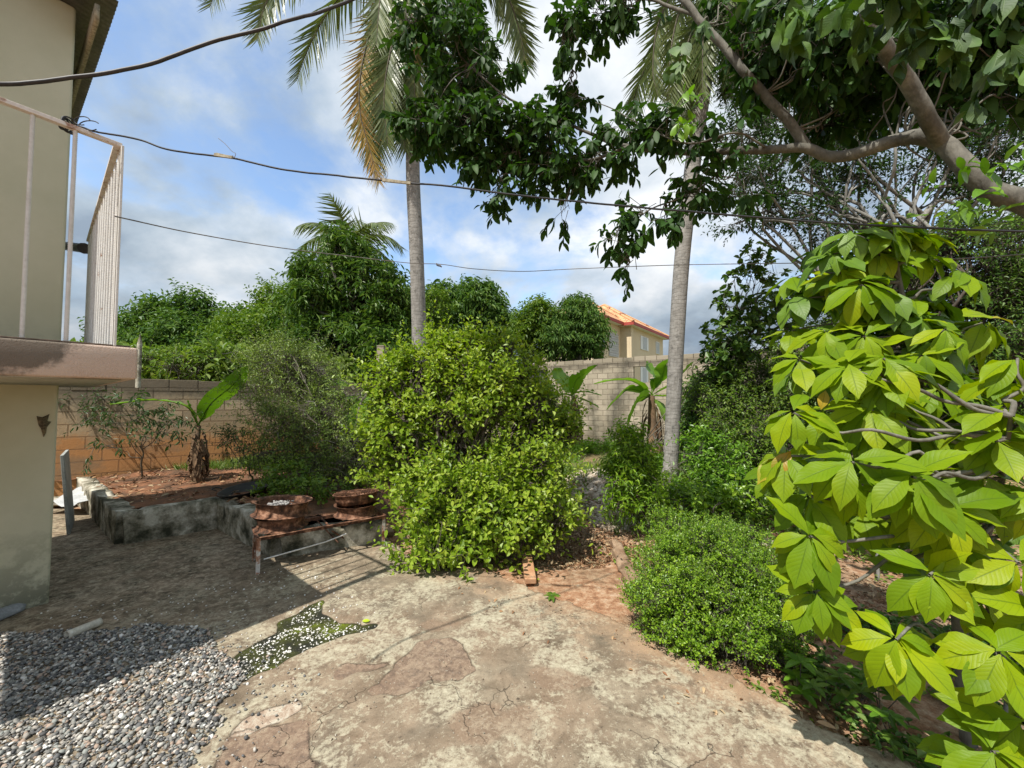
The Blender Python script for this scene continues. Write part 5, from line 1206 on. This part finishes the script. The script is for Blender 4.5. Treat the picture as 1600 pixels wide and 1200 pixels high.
tree('leafy_weed', 'low leafy green plant on the planter kerb behind the black pan', 'weed', np.array([-2.3, 5.3, .3]), np.array([-2.2, 5.3, .45]), [B(450, 745, 5.2, 40, 22), B(420, 765, 5.1, 25, 14), B(480, 765, 5.0, 32, 14), B(520, 765, 5.1, 25, 14)], 'mid', TLR, 210, 8, .055, .14, .01, .006, 'twig', sub=5, stems=3, spread=.1, tp='stems', cr='foliage')
# pinnate big leaves plant (papaya like)
root = thing('broad_compound_plant', 'plant with large dark compound leaves between the feathery shrub and the big bush', 'plant', gp(-2.55, 7.0)); lm, sm = MB(), MB(); b = P(562, 610, 6.9)
tube(sm, [gp(-2.55, 7.0), b], [.03, .015], 6)
for i in range(26):
    a = i * 2.4; frond(lm, sm, b + np.array([rng.normal() * .3, rng.normal() * .25, .55 * (i / 26) - .55 + rng.normal() * .1]), a, R(20 + rng.normal() * 20), .95, bend=2.0, nl=11, ll=.26, hang=.25, wid=.42)
sm.build('stem', M['twig'], root); lm.build('leaves', L['bright'], root, False)

# ---- big lime bush
base = gp(-.55, 4.9)
blobs = [B(700, 572, 5.2, 62, 36), B(768, 590, 5.1, 70, 42), B(650, 628, 5.1, 58, 44), B(720, 645, 4.9, 84, 40), B(820, 640, 5.2, 60, 38), B(625, 690, 4.9, 50, 35), B(860, 670, 5.3, 42, 26), B(672, 762, 4.5, 58, 36), B(745, 768, 4.5, 82, 42), B(820, 735, 4.8, 65, 50), B(692, 820, 4.1, 62, 45), B(770, 820, 4.2, 75, 50), B(850, 800, 4.5, 50, 45), B(660, 865, 3.85, 45, 22), B(715, 868, 3.85, 55, 24), B(630, 565, 5.3, 22, 14), B(785, 545, 5.2, 26, 14), B(830, 575, 5.2, 24, 12), B(690, 540, 5.3, 24, 12), B(735, 535, 5.2, 22, 14), B(880, 665, 5.2, 26, 12), B(585, 695, 4.9, 30, 14), B(600, 742, 4.9, 26, 22), B(870, 830, 4.5, 26, 26), B(605, 590, 5.2, 24, 24), B(810, 855, 4.1, 45, 26)]
tree('lime_bush', 'large rounded yellow green bush spilling onto the slab in the middle of the yard', 'bush', base, base + [0, 0, .6], blobs, 'lime', TLR, 4700, 8, .072, .2, .05, .03, 'darkbark', sub=9, stems=6, spread=.12, twr=.0024, shell=.25, tp='stems', cr='foliage', up=.5, droop=-.1, lump=.8, zmin=.02, gap=.46, sprig=.2, sat=3)

# ---- shrubs on the right
base = G(1012, 835, -.06)
tree('slim_shrub', 'slim upright shrub with narrow leaves in front of the right palm trunk', 'shrub', base, base + [0, 0, .5], [B(990, 708, 5, 28, 34), B(1004, 745, 4.9, 28, 34), B(975, 750, 4.9, 22, 34), B(1000, 790, 4.8, 30, 26), B(972, 785, 4.8, 18, 20)], 'box', TLONG, 520, 9, .075, .2, .012, .007, 'darkbark', sub=7, stems=6, spread=.04, twr=.002, shell=.25, tp='stems', cr='foliage', up=.6, lump=.5)
base = gp(1.75, 3.05)
tree('box_shrub', 'low spreading shrub of tiny bright green leaves at the right edge of the slab', 'shrub', base, base + [0, 0, .15], [B(1050, 900, 3.0, 60, 48), B(1120, 880, 3.1, 70, 52), B(1090, 950, 2.75, 85, 48), B(1020, 950, 2.8, 42, 40), B(1160, 940, 2.85, 60, 50), B(1070, 835, 3.4, 60, 24), B(1130, 845, 3.4, 60, 26), B(1180, 1000, 2.6, 60, 42), B(1110, 1000, 2.55, 60, 30), B(1195, 900, 3.0, 40, 40), B(1055, 995, 2.6, 36, 25), B(1220, 1040, 2.45, 35, 25)], 'box', TLR, 9500, 9, .021, .06, .014, .008, 'twig', sub=18, stems=8, spread=.10, twr=.0011, shell=.3, tp='stems', cr='foliage', up=.5, droop=-.1, lump=.8, zmin=.0, gap=.41, sat=3, sprig=.14)
wd = 'leafy weeds right of the palm'
for i, (x, y, d, lb, lf, blobs) in enumerate((
    (2.3, 6.3, 6.3, 'leafy bright weed right beside the foot of the right palm trunk', 'bright', [B(1100, 702, 6.4, 20, 28), B(1106, 745, 6.2, 28, 26), B(1088, 772, 6.0, 26, 18)]),
    (3.0, 6.0, 6.0, 'tall leafy weed with pale leaf tips further right of the palm foot', 'bright', [B(1130, 725, 6.3, 34, 32), B(1145, 765, 6.0, 38, 28), B(1115, 785, 5.8, 40, 20)]),
    (2.4, 5.0, 5.0, 'soft green weed low on the ground behind the tiny leaved shrub', 'box', [B(1075, 790, 5.1, 44, 30), B(1130, 800, 5.0, 36, 24), B(1170, 790, 5.0, 30, 18), B(1040, 805, 5.1, 28, 20)]))):
    tree('leafy_weed', lb, 'weed', gp(x, y), gp(x, y, .3), blobs, lf, TL, 330, 8, .085, .22, .012, .007, 'twig', wd, sub=6, stems=4, spread=.12, twr=.002, shell=.2, tp='stems', cr='foliage', up=.5)
mx_ = 'mixed shrubs before the tall wall on the right'
for (x, y, lb, lf, tms, n, Ls, blobs) in (
    (4.2, 8.8, 'dense small leaved shrub to the right of the palm trunk before the wall', 'mid', TL, 2600, .075, [B(1180, 600, 8.6, 50, 40), B(1140, 640, 8.6, 48, 44), B(1210, 650, 8.2, 60, 50), B(1170, 700, 8, 60, 44), B(1230, 600, 8.6, 40, 50), B(1125, 690, 8.2, 34, 40)]),
    (5.0, 7.2, 'tall pale leafed shrub behind the broad leaved tree with sky over it', 'mid', TL, 2600, .07, [B(1245, 560, 7.4, 34, 34), B(1270, 620, 7.2, 44, 60), B(1300, 520, 7.4, 30, 40), B(1250, 700, 7, 56, 60), B(1310, 650, 7, 50, 60), B(1290, 760, 6.8, 56, 40)]),
    (3.4, 9.6, 'glossy dark shrub squeezed between the palm trunk and the small leaved shrub', 'dark', TL, 1100, .11, [B(1100, 640, 9.4, 26, 34), B(1110, 600, 9.5, 22, 22), B(1085, 680, 9.2, 20, 28), B(1135, 570, 9.3, 26, 28)]),
    (-.2, 13.2, 'dark leafy shrub at the foot of the tall wall left of the banana plants', 'mid', TL, 420, .12, [B(845, 610, 13.5, 20, 14), B(860, 645, 13, 22, 22), B(850, 675, 12.6, 30, 20)])):
    tree('mixed_shrub', lb, 'shrub', gp(x, y), gp(x, y, .8), blobs, lf, tms, n, 8, Ls, .25, .03, .018, 'twig', mx_, sub=8, stems=3, spread=.2, twr=.003, shell=.3, tp='stems', cr='foliage', lump=.5)
# dark whorled tree
base = gp(5.0, 9.4)
tree('whorled_tree', 'slender dark tree with clustered leaves rising right of the palm against the sky', 'tree', base, P(1190, 500, 9), [B(1185, 398, 9, 20, 16), B(1172, 425, 9, 12, 12), B(1205, 425, 9, 18, 14), B(1148, 440, 9, 14, 16), B(1140, 480, 9, 26, 24), B(1130, 520, 8.9, 22, 28), B(1200, 482, 9, 42, 24), B(1235, 470, 9, 18, 16), B(1160, 510, 9, 26, 26), B(1220, 510, 9, 36, 26), B(1180, 545, 8.8, 46, 26), B(1128, 560, 8.8, 22, 30)], 'dark', TLR, 300, 9, .15, .14, .05, .02, 'bark', sub=4, shell=.2, sat=0, sprig=0, gap=0, whorl=True, twr=.006, lump=.4)
# ---- upper right background tree and right hedge mass
base = gp(5.4, 7.2); fork = P(1420, 330, 7)
ub = [B(1170, 290, 7, 55, 40), B(1240, 250, 7, 60, 50), B(1160, 210, 7.2, 50, 50), B(1310, 200, 7, 70, 60), B(1240, 150, 7.2, 70, 60), B(1400, 180, 7, 80, 60), B(1490, 160, 6.8, 80, 70), B(1560, 230, 6.6, 70, 60), B(1340, 280, 7, 50, 26), B(1250, 340, 7, 40, 22), B(1290, 370, 7, 40, 20), B(1200, 330, 7.2, 40, 22), B(1530, 300, 6.6, 50, 30), B(1440, 260, 7, 50, 24), B(1340, 90, 7, 100, 60), B(1180, 100, 7.2, 60, 60), B(1500, 60, 6.8, 110, 70), B(1300, 330, 7, 26, 16), B(1600, 330, 6.6, 60, 40), B(1150, 350, 7.3, 24, 12), B(1370, 340, 6.9, 30, 22)]
tree('tall_tree', 'tall small leaved tree with pale forked branches behind the overhanging limb', 'tree', base, fork, ub, 'canopy', TQ, 6000, 8, .085, .3, .10, .045, 'palebark', sub=2, stems=3, spread=.16, gap=.45, sat=1, twr=.0018, shell=.25, lump=.6)
base = gp(5.0, 4.9)
tree('right_tree', 'dark dense tree with small leaves at the right edge behind the broad leaved tree', 'tree', base, P(1600, 640, 5), [B(1540, 400, 5.2, 70, 60), B(1590, 470, 5, 60, 60), B(1510, 480, 5.3, 50, 50), B(1580, 560, 4.9, 70, 50), B(1500, 570, 5.4, 50, 50), B(1650, 420, 5, 70, 80), B(1440, 430, 5.6, 34, 50), B(1640, 600, 4.8, 70, 70), B(1500, 370, 5.4, 34, 30), B(1560, 650, 4.9, 60, 40), B(1440, 520, 5.6, 34, 40)], 'dark', TQ, 4200, 8, .06, .22, .07, .04, 'darkbark', sub=7, stems=2, spread=.1, twr=.003, shell=.2, lump=.5)

# ---- overhanging tree (trunk stands outside the frame on the right)
tb = MB()
b0_ = P(1640, 335, 2.35); gb = np.array([3.95, 2.5, -.1])
def limb(pts, r0, r1, n=8, seg=12):
    q = catmull([P(*p) if len(p) == 3 and p[0] > 30 else np.array(p) for p in pts], n); q = q + (np.stack([fbm(q + o, 4, 3) for o in (0, 30, 60)], 1) - .5) * .03; tube(tb, q, np.linspace(r0, r1, len(q)) * (1 + .12 * (fbm(q, 9, 2) - .5)), seg, False); return q
limb([tuple(gb), (3.9, 2.5, 1.0), (3.7, 2.45, 2.0), tuple(b0_)], .12, .067)
m1 = limb([(1640, 335, 2.35), (1590, 312, 2.4), (1545, 300, 2.45), (1505, 258, 2.5), (1475, 226, 2.55), (1440, 214, 2.6), (1400, 220, 2.7), (1330, 241, 2.85), (1290, 243, 2.95), (1255, 231, 3.0), (1200, 234, 3.1), (1140, 236, 3.2), (1080, 239, 3.3), (1020, 234, 3.4), (960, 224, 3.5), (930, 212, 3.6), (900, 200, 3.65)], .064, .012)
m2 = limb([(1262, 234, 3.0), (1238, 195, 3.0), (1190, 140, 3.0), (1160, 110, 3.0), (1130, 72, 3.05), (1085, 22, 3.1), (1040, -40, 3.2)], .036, .024)
m3 = limb([(1470, 222, 2.55), (1445, 175, 2.45), (1415, 120, 2.4), (1385, 80, 2.3), (1360, 30, 2.25), (1340, -60, 2.2)], .045, .037)
m4 = limb([(985, 228, 3.45), (930, 248, 3.5), (880, 244, 3.6), (840, 236, 3.7), (790, 240, 3.8)], .016, .005, seg=7)
m5 = limb([(905, 201, 3.65), (850, 180, 3.75), (790, 150, 3.9), (730, 100, 4.0), (690, 50, 4.1)], .014, .006, seg=7)
m6 = limb([(1140, 237, 3.2), (1110, 280, 3.25), (1060, 310, 3.3), (1010, 330, 3.35), (975, 370, 3.4), (985, 410, 3.4)], .010, .003, seg=6)
m7 = limb([(1085, 24, 3.1), (1010, 0, 3.3), (930, 0, 3.5), (880, 50, 3.6), (895, 110, 3.7)], .014, .004, seg=6)
m8 = limb([(1205, 234, 3.1), (1150, 210, 3.0), (1080, 225, 3.1), (1030, 210, 3.2), (960, 170, 3.4), (930, 160, 3.5)], .009, .003, seg=6)
cb = [B(700, 50, 4.2, 60, 55), B(745, 105, 4.0, 66, 55), B(668, 190, 4.1, 46, 34), B(690, 150, 4.1, 45, 40), B(735, 200, 3.9, 60, 50), B(800, 215, 3.9, 60, 46), B(760, 255, 3.9, 45, 24), B(860, 210, 3.7, 55, 50), B(870, 265, 3.6, 50, 24), B(935, 245, 3.5, 46, 34), B(955, 205, 3.6, 40, 18), B(810, 290, 3.8, 46, 16), B(775, 305, 3.85, 14, 14), B(880, 330, 3.7, 20, 16), B(1000, 215, 3.4, 40, 30), B(895, 150, 3.7, 26, 26), B(890, 60, 3.6, 26, 46), B(930, 15, 3.6, 50, 22), B(985, 5, 3.5, 40, 24), B(640, 30, 4.2, 30, 36),
      B(1045, 205, 3.2, 32, 18), B(1120, 215, 3.1, 40, 18), B(1115, 262, 3.2, 26, 16), B(1085, 300, 3.25, 32, 20), B(1000, 325, 3.35, 26, 12), B(968, 365, 3.4, 22, 24), B(985, 405, 3.4, 26, 24), B(1045, 340, 3.3, 24, 14), B(1160, 300, 3.2, 26, 16),
      B(1150, 20, 3.2, 40, 26), B(1200, 60, 3.0, 70, 60), B(1220, 130, 3.3, 50, 50), B(1290, 60, 2.8, 80, 70), B(1330, 150, 3.3, 60, 50), B(1400, 110, 2.9, 70, 70), B(1290, 190, 3.3, 50, 24), B(1500, 60, 2.6, 90, 70), B(1560, 150, 2.6, 70, 60), B(1500, 160, 3.0, 50, 40), B(1620, 80, 2.5, 70, 90), B(1400, 20, 2.6, 80, 60)]
lm = MB(); cb = [(c, r2 * .86) for c, r2 in cb]
foliage(lm, cb, 2200, 9, .11, .17, TC, up=.0, droop=.75, shell=.2, twigs=tb, tr=.0024, lump=.6, gap=.44)
for c, r2 in cb:   # twigs feeding each spray
    allp = np.concatenate([m1, m2, m3, m4, m5, m6, m7, m8]); k = allp[np.argmin(np.linalg.norm(allp - c, axis=1))]
    for _ in range(4): q = wander(k, c + rsph(1)[0] * r2 * .6, 5, .12); tube(tb, q, np.linspace(.007, .002, len(q)), 5, False)
root = thing('overhanging_tree', 'large tree whose smooth grey limb and dark leaves hang over the yard from the right', 'tree', gb)
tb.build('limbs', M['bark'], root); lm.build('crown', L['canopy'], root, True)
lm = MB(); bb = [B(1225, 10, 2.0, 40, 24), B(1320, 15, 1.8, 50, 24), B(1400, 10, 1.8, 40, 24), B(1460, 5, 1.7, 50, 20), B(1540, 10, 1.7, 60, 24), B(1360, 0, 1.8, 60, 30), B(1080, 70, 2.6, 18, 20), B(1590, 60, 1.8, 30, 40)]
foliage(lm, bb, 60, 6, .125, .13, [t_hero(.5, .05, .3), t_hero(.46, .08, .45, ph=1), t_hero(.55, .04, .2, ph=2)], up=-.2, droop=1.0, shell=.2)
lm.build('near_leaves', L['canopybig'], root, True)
lm = MB(); foliage(lm, [B(1520, 290, 2.2, 40, 24), B(1500, 330, 2.2, 30, 14), B(1590, 350, 2.1, 26, 16), B(1095, 175, 3.0, 24, 20)], 22, 6, .10, .12, TC, up=.3, droop=.3); lm.build('young_leaves', L['bright'], root, True)

# ---- broad leaved bright tree on the right
HT_ = [t_hero(.42, .07, .25), t_hero(.46, .09, .4, ph=1.), t_hero(.40, .05, .5, ph=2.), t_hero(.44, .1, .32, ph=3., wave=.03), t_hero(.48, .06, .18, ph=4.)]
base = np.array([2.28, 2.05, gz(2.28, 2.05) - .05])
root = thing('broad_leaved_tree', 'bright tree with large drooping yellow green leaves filling the right side', 'tree', base)
tb = MB(); spine = catmull([base, P(1492, 900, 2.1), P(1475, 800, 2.08), P(1458, 690, 2.05), P(1432, 560, 2.05), P(1405, 440, 2.1), P(1390, 345, 2.12)], 8); tube(tb, spine, np.linspace(.032, .008, len(spine)), 10, False)
sp2_ = catmull([base + [.15, -.1, 0], P(1540, 900, 1.9), P(1560, 780, 1.7), P(1580, 650, 1.55)], 8); tube(tb, sp2_, np.linspace(.02, .007, len(sp2_)), 8, False)
WH = [(1395, 352, 2.15, 7, .20), (1372, 395, 2.1, 7, .22), (1310, 425, 2.15, 6, .21), (1440, 400, 2.1, 7, .22), (1345, 445, 2.0, 7, .22), (1500, 425, 2.0, 7, .24), (1478, 515, 1.9, 6, .22), (1535, 505, 1.95, 6, .23), (1290, 520, 2.05, 7, .22), (1250, 562, 2.05, 6, .22), (1350, 525, 1.95, 8, .23), (1420, 475, 2.1, 8, .22), (1440, 555, 1.9, 7, .22), (1325, 575, 1.75, 8, .24), (1380, 560, 1.72, 8, .24), (1240, 645, 1.75, 7, .21), (1290, 640, 1.95, 6, .22), (1400, 625, 1.85, 7, .24), (1465, 610, 1.85, 7, .24), (1568, 640, 1.4, 6, .24), (1555, 690, 1.6, 7, .24), (1228, 712, 1.75, 6, .22), (1330, 722, 1.6, 8, .25), (1400, 722, 1.85, 7, .24), (1425, 745, 1.5, 7, .25), (1478, 795, 1.4, 8, .25), (1265, 775, 1.75, 7, .23), (1265, 838, 1.6, 8, .22), (1345, 800, 1.85, 6, .24), (1272, 925, 1.6, 9, .19), (1452, 898, 1.5, 7, .22), (1500, 850, 1.65, 6, .24), (1400, 1000, 1.48, 10, .22), (1560, 1020, 1.22, 8, .24), (1592, 880, 1.35, 8, .22), (1612, 770, 1.4, 7, .24), (1540, 745, 1.65, 7, .25), (1500, 700, 1.85, 7, .24), (1600, 1130, 1.2, 8, .24), (1550, 1175, 1.2, 6, .22), (1360, 640, 1.75, 7, .23), (1535, 940, 1.8, 7, .24), (1440, 660, 1.9, 7, .22), (1590, 560, 1.6, 6, .22), (1210, 740, 1.9, 5, .2), (1640, 960, 1.3, 8, .25)]
allp = np.concatenate([spine, sp2_])
lm, dm, rm_ = MB(), MB(), MB()
def whorl(mb, c, ax, n, Ls, op=1.15):
    n = n + 2
    ax = nrm(ax); a = nrm(np.cross(ax, rsph(1)[0])); b = np.cross(ax, a); az = np.arange(n) * 6.283 / n * 1.0 + rng.normal(size=n) * .22 + (np.arange(n) % 2) * .3
    rad = np.cos(az)[:, None] * a + np.sin(az)[:, None] * b; inner = (np.arange(n) % 3 == 0)[:, None]
    Y = nrm(rad * 1.0 + ax * (.12 + .35 * inner) + np.array([0, 0, -.62]) + rng.normal(size=(n, 3)) * .16)
    place_mix(mb, HT_, c + rad * .012 + ax * rng.normal(size=(n, 1)) * .012, Y, nrm(ax + np.array([0, 0, .5]) + rng.normal(size=(n, 3)) * .15), Ls * .92 * (.66 + .4 * rng.random(n)))
for (px, py, d, n, Ls) in WH:
    if d < 1.45: d += .18
    c = P(px, py, d); k = int(np.argmin(np.linalg.norm(allp - c, axis=1) + .35 * np.maximum(0, allp[:, 2] - c[2] + .15))); s = allp[k]
    q = wander(s, c, 6, .05, -.06); tube(tb, q, np.linspace(.010, .005, len(q)), 6, False)
    out_ = nrm(c - s); whorl(lm, c, out_ * .5 + np.array([0, -.75, .75]), n, Ls)
    if rng.random() < .55: whorl(lm, c - out_ * .05 - [0, -.04, .05], out_ * .8 + np.array([0, -.3, .5]), max(4, n - 3), Ls * .95)
for i in range(120):   # inner whorls, most in a darker leaf colour painted as shade
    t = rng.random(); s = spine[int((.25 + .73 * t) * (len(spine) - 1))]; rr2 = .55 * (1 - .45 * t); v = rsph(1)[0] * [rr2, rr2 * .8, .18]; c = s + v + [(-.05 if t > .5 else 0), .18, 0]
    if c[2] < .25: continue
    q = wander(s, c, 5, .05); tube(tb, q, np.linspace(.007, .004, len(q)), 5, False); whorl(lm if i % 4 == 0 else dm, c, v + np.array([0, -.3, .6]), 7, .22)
tb.build('stems', M['bark'], root); lm.build('crown', L['hero'], root, True); dm.build('shade_painted_leaves', L['heroshade'], root, True)
cr_ = P(1195, 715, 1.78); place(rm_, HT_[1], np.array([cr_ + [.08, 0, .0], P(1545, 497, 1.9), P(1235, 705, 1.75), P(1290, 610, 1.9)]), nrm(np.array([[-1, -.2, -.45], [1, -.2, .1], [-.8, -.3, -.7], [-.4, -.3, -.6]])), nrm(np.array([[-.2, -.4, 1.], [0, -.5, 1], [-.5, -.8, .5], [-.5, -.8, .5]])), np.array([.17, .12, .15, .10]))
rm_.build('withering_leaves', L['herored'], root, True)
# ---- seedlings along the slab edge
for i, (px, py, s, lb) in enumerate(((1250, 1085, .085, 'seedling with narrow leaves at the slab edge below the tiny leaved shrub'), (1290, 1105, .075, 'darker seedling second along the slab edge'), (1345, 1095, .08, 'seedling standing back from the slab edge below the big leaf whorl'), (1375, 1120, .085, 'seedling with shiny leaves nearest the dry leaf litter'), (1395, 1160, .06, 'smallest seedling at the lower right corner of the slab'))):
    p = G(px, py, -.06); root = thing('seedling', lb, 'seedling', p, 'seedlings along the slab edge'); mb, tb = MB(), MB()
    for k in range(4):
        c = p + np.array([rng.normal() * .05, rng.normal() * .05, .05 + .12 * rng.random()]); tube(tb, [p, c], [.003, .002], 5)
        n = 7; az = np.arange(n) * 2.4; Y = nrm(np.stack([np.cos(az), np.sin(az), .25 + 0 * az], 1)); place_mix(mb, TC, np.repeat(c[None], n, 0), Y, np.repeat([[0, 0, 1.]], n, 0), s * (.8 + .4 * rng.random(n)))
    tb.build('stem', M['twig'], root); mb.build('leaves', L['mid'] if i % 2 else L['bright'], root, True)
p = G(862, 935, -.0); root = thing('seedling', 'single seedling growing from the crack where slab meets red soil', 'seedling', p); mb, tb = MB(), MB(); tube(tb, [p, p + [0, 0, .03]], .002, 5); az = np.arange(9) * 2.4; place_mix(mb, TC, np.repeat((p + [0, 0, .02])[None], 9, 0), nrm(np.stack([np.cos(az), np.sin(az), .3 + 0 * az], 1)), np.repeat([[0, 0, 1.]], 9, 0), .06 + .02 * rng.random(9)); tb.build('stem', M['twig'], root); mb.build('leaves', L['mid'], root)

# ---- ground cover, litter, grass (uncountable)
def scatter_ground(n, x0, x1, y0, y1, f=None, zf=hterr):
    x = rng.uniform(x0, x1, n); y = rng.uniform(y0, y1, n); ins = inpoly(x, y, patio_poly) | (inpoly(x, y, SOIL) if zf is hterr else False); k = ~ins
    if f is not None: k &= f(x, y)
    x, y = x[k], y[k]; return x, y, zf(x, y)
def litter(name, label, n, x0, x1, y0, y1, f, Ls=.07, mat='deadleaf', cat='leaf litter'):
    x, y, z = scatter_ground(n, x0, x1, y0, y1, f); m = len(x); mb = MB()
    place_mix(mb, [t_leaf8(.42, .1, .25), t_leaf8(.5, -.12, -.2), t_leaf8(.36, .2, .5)], np.stack([x, y, z + .012 + .025 * rng.random(m)], 1), nrm(np.c_[rng.normal(size=(m, 2)), rng.normal(size=m) * .25]), nrm(np.c_[rng.normal(size=(m, 2)) * .5, np.ones(m)]), Ls * (.6 + .7 * rng.random(m)))
    return tag(mb.build(name, L[mat], None, True), label, cat, kind='stuff')
litter('leaf_litter', 'dry brown leaf litter lying under the bushes and trees right of the slab', 20000, -.4, 4.5, 1.2, 6.4, lambda x, y: (vnoise(np.stack([x, y, 0 * x], 1), 1.6) > .33) & ((x > 1.5) | (y > 4.3)), .042)
litter('leaf_litter', 'thick dry leaf litter in the hollow beside the plank', 2800, .1, 1.3, 4.0, 5.3, lambda x, y: ((x - .65) / .55) ** 2 + ((y - 4.65) / .55) ** 2 < 1, .035)
def grass(name, label, n, x0, x1, y0, y1, f, h=.16, mat='grass', zf=hterr, w_=.06):
    x, y, z = scatter_ground(n, x0, x1, y0, y1, f, zf); mb = MB()
    for k in range(5):
        m = len(x); place_mix(mb, [t_blade(w_, .3), t_blade(w_, .6)], np.stack([x + rng.normal(size=m) * .015, y + rng.normal(size=m) * .015, z - .01], 1), nrm(np.c_[rng.normal(size=(m, 2)) * .45, np.ones(m)]), nrm(np.c_[rng.normal(size=(m, 2)), np.ones(m) * .2]), h * (.5 + .9 * rng.random(m)))
    return tag(mb.build(name, L[mat], None, False), label, 'grass', kind='stuff')
vm = lambda x, y, s, t: fbm(np.stack([x, y, 0 * x], 1), s, 3) > t
grass('grass', 'green grass and weeds growing before the tall block wall', 9000, -3.5, 8, 7.3, 14, lambda x, y: vm(x, y, .8, .42) & (((x - 1.45) / .6) ** 2 + ((y - 7.0) / 1.) ** 2 > 1), .22)
grass('grass', 'dry tufts of grass around the rubble mound', 2200, -.2, 3.2, 5, 8.5, lambda x, y: vm(x, y, 1.6, .5), .16)
zs = lambda x, y: .335 + .12 * (fbm(np.stack([x, y, 0*x], -1), 1.5, 4) - .5) + .05 * (fbm(np.stack([x, y, 0*x], -1), 9, 3) - .5) + .12 * sst(6, 8, y)
grass('grass', 'short green grass patch in the planter soil', 9000, -7.6, -3.2, 5.4, 8.2, lambda x, y: inpoly(x, y, SOIL) & (fbm(np.stack([x, y, 0 * x], 1), 1.1, 3) + .10 * (x < -5) + .06 * (y > 6.4) > .40) & (line_d(x, y, WA, WB) < -.15), .12, zf=zs)
# low broad leaved ground cover
def cover(label, n, x0, x1, y0, y1, f, mat, Ls=.06, h=.22, zf=hterr):
    x, y, z = scatter_ground(n, x0, x1, y0, y1, f, zf); mb = MB(); hh = h * (.4 + .9 * fbm(np.stack([x, y, 0 * x], 1), 2.5, 3))
    for k in range(8):
        m = len(x); place_mix(mb, TL, np.stack([x + rng.normal(size=m) * .035, y + rng.normal(size=m) * .035, z + hh * rng.random(m)], 1), nrm(np.c_[rng.normal(size=(m, 2)), .3 * np.ones(m)]), nrm(np.c_[rng.normal(size=(m, 2)) * .5, np.ones(m)]), Ls * (.6 + .8 * rng.random(m)))
    return tag(mb.build('ground_cover', L[mat], None, False), label, 'ground cover', kind='stuff')
cover('bright low weeds spreading before the tall block wall and bananas', 3200, -1, 8, 8.5, 13.5, lambda x, y: vm(x, y, .9, .5), 'bright', .085, .45)
cover('low weeds around the foot of the right palm and the stones', 1500, 1.9, 6.5, 4.8, 8.6, lambda x, y: vm(x, y, 1.1, .46), 'mid', .07, .35)
cover('small weeds growing at the wall foot behind the big bush', 1600, -3.4, 1.2, 5.6, 12, lambda x, y: vm(x, y, .9, .47) & (np.hypot(x - 1.4, y - 7) > .9), 'mid', .075, .3)
cover('small weeds in the planter soil', 1500, -6, -2.2, 5.3, 8.2, lambda x, y: inpoly(x, y, SOIL) & vm(x, y, 1.6, .5) & (line_d(x, y, WA, WB) < -.15), 'mid', .05, .12, zs)
cover('leafy undergrowth filling the ground behind the broad leaved tree', 2600, 2.6, 9, 3.8, 9.5, lambda x, y: vm(x, y, 1.2, .47), 'mid', .06, .32)
cover('tiny weeds creeping under the right hand shrubs', 1500, 1.2, 4.6, 1.4, 4.6, lambda x, y: vm(x, y, 1.9, .54), 'mid', .035, .09)

q = scatter(W2([(640, 890), (900, 945), (1180, 1095), (1400, 1195), (1100, 1130), (760, 960)]), 260, .1); q = q[:90]; mb = MB(); m = len(q)
place_mix(mb, [t_leaf8(.42, .1, .25), t_leaf8(.4, .2, .5)], q + [0, 0, .008], nrm(np.c_[rng.normal(size=(m, 2)), np.zeros(m)]), nrm(np.c_[rng.normal(size=(m, 2)) * .3, np.ones(m)]), .012 + .03 * rng.random(m))
tag(mb.build('leaf_litter', L['deadleaf'], None, True), 'scraps of dry leaf blown onto the outer edge of the slab', 'leaf litter', kind='stuff')

n = 2200; x = rng.uniform(-7.5, -2.2, n); y = rng.uniform(4.9, 8.2, n); k = inpoly(x, y, SOIL) & (vnoise(np.stack([x, y, 0 * x], 1), 2.) > .4); x, y = x[k], y[k]; m = len(x); mb = MB()
place_mix(mb, [t_leaf8(.42, .1, .25), t_leaf8(.3, .2, .5), t_leaf8(.2, .05, .2)], np.stack([x, y, zs(x, y) + .012 + .015 * rng.random(m)], 1), nrm(np.c_[rng.normal(size=(m, 2)), rng.normal(size=m) * .2]), nrm(np.c_[rng.normal(size=(m, 2)) * .4, np.ones(m)]), .03 + .07 * rng.random(m))
tag(mb.build('leaf_litter', L['deadleaf'], None, True), 'dry leaf scraps lying on the red soil of the planter', 'leaf litter', kind='stuff')

cover('dark green undergrowth at the base of the broad leaved tree', 1500, 1.7, 3.6, 1.3, 3.6, lambda x, y: vm(x, y, 1.7, .47), 'dark', .05, .16)
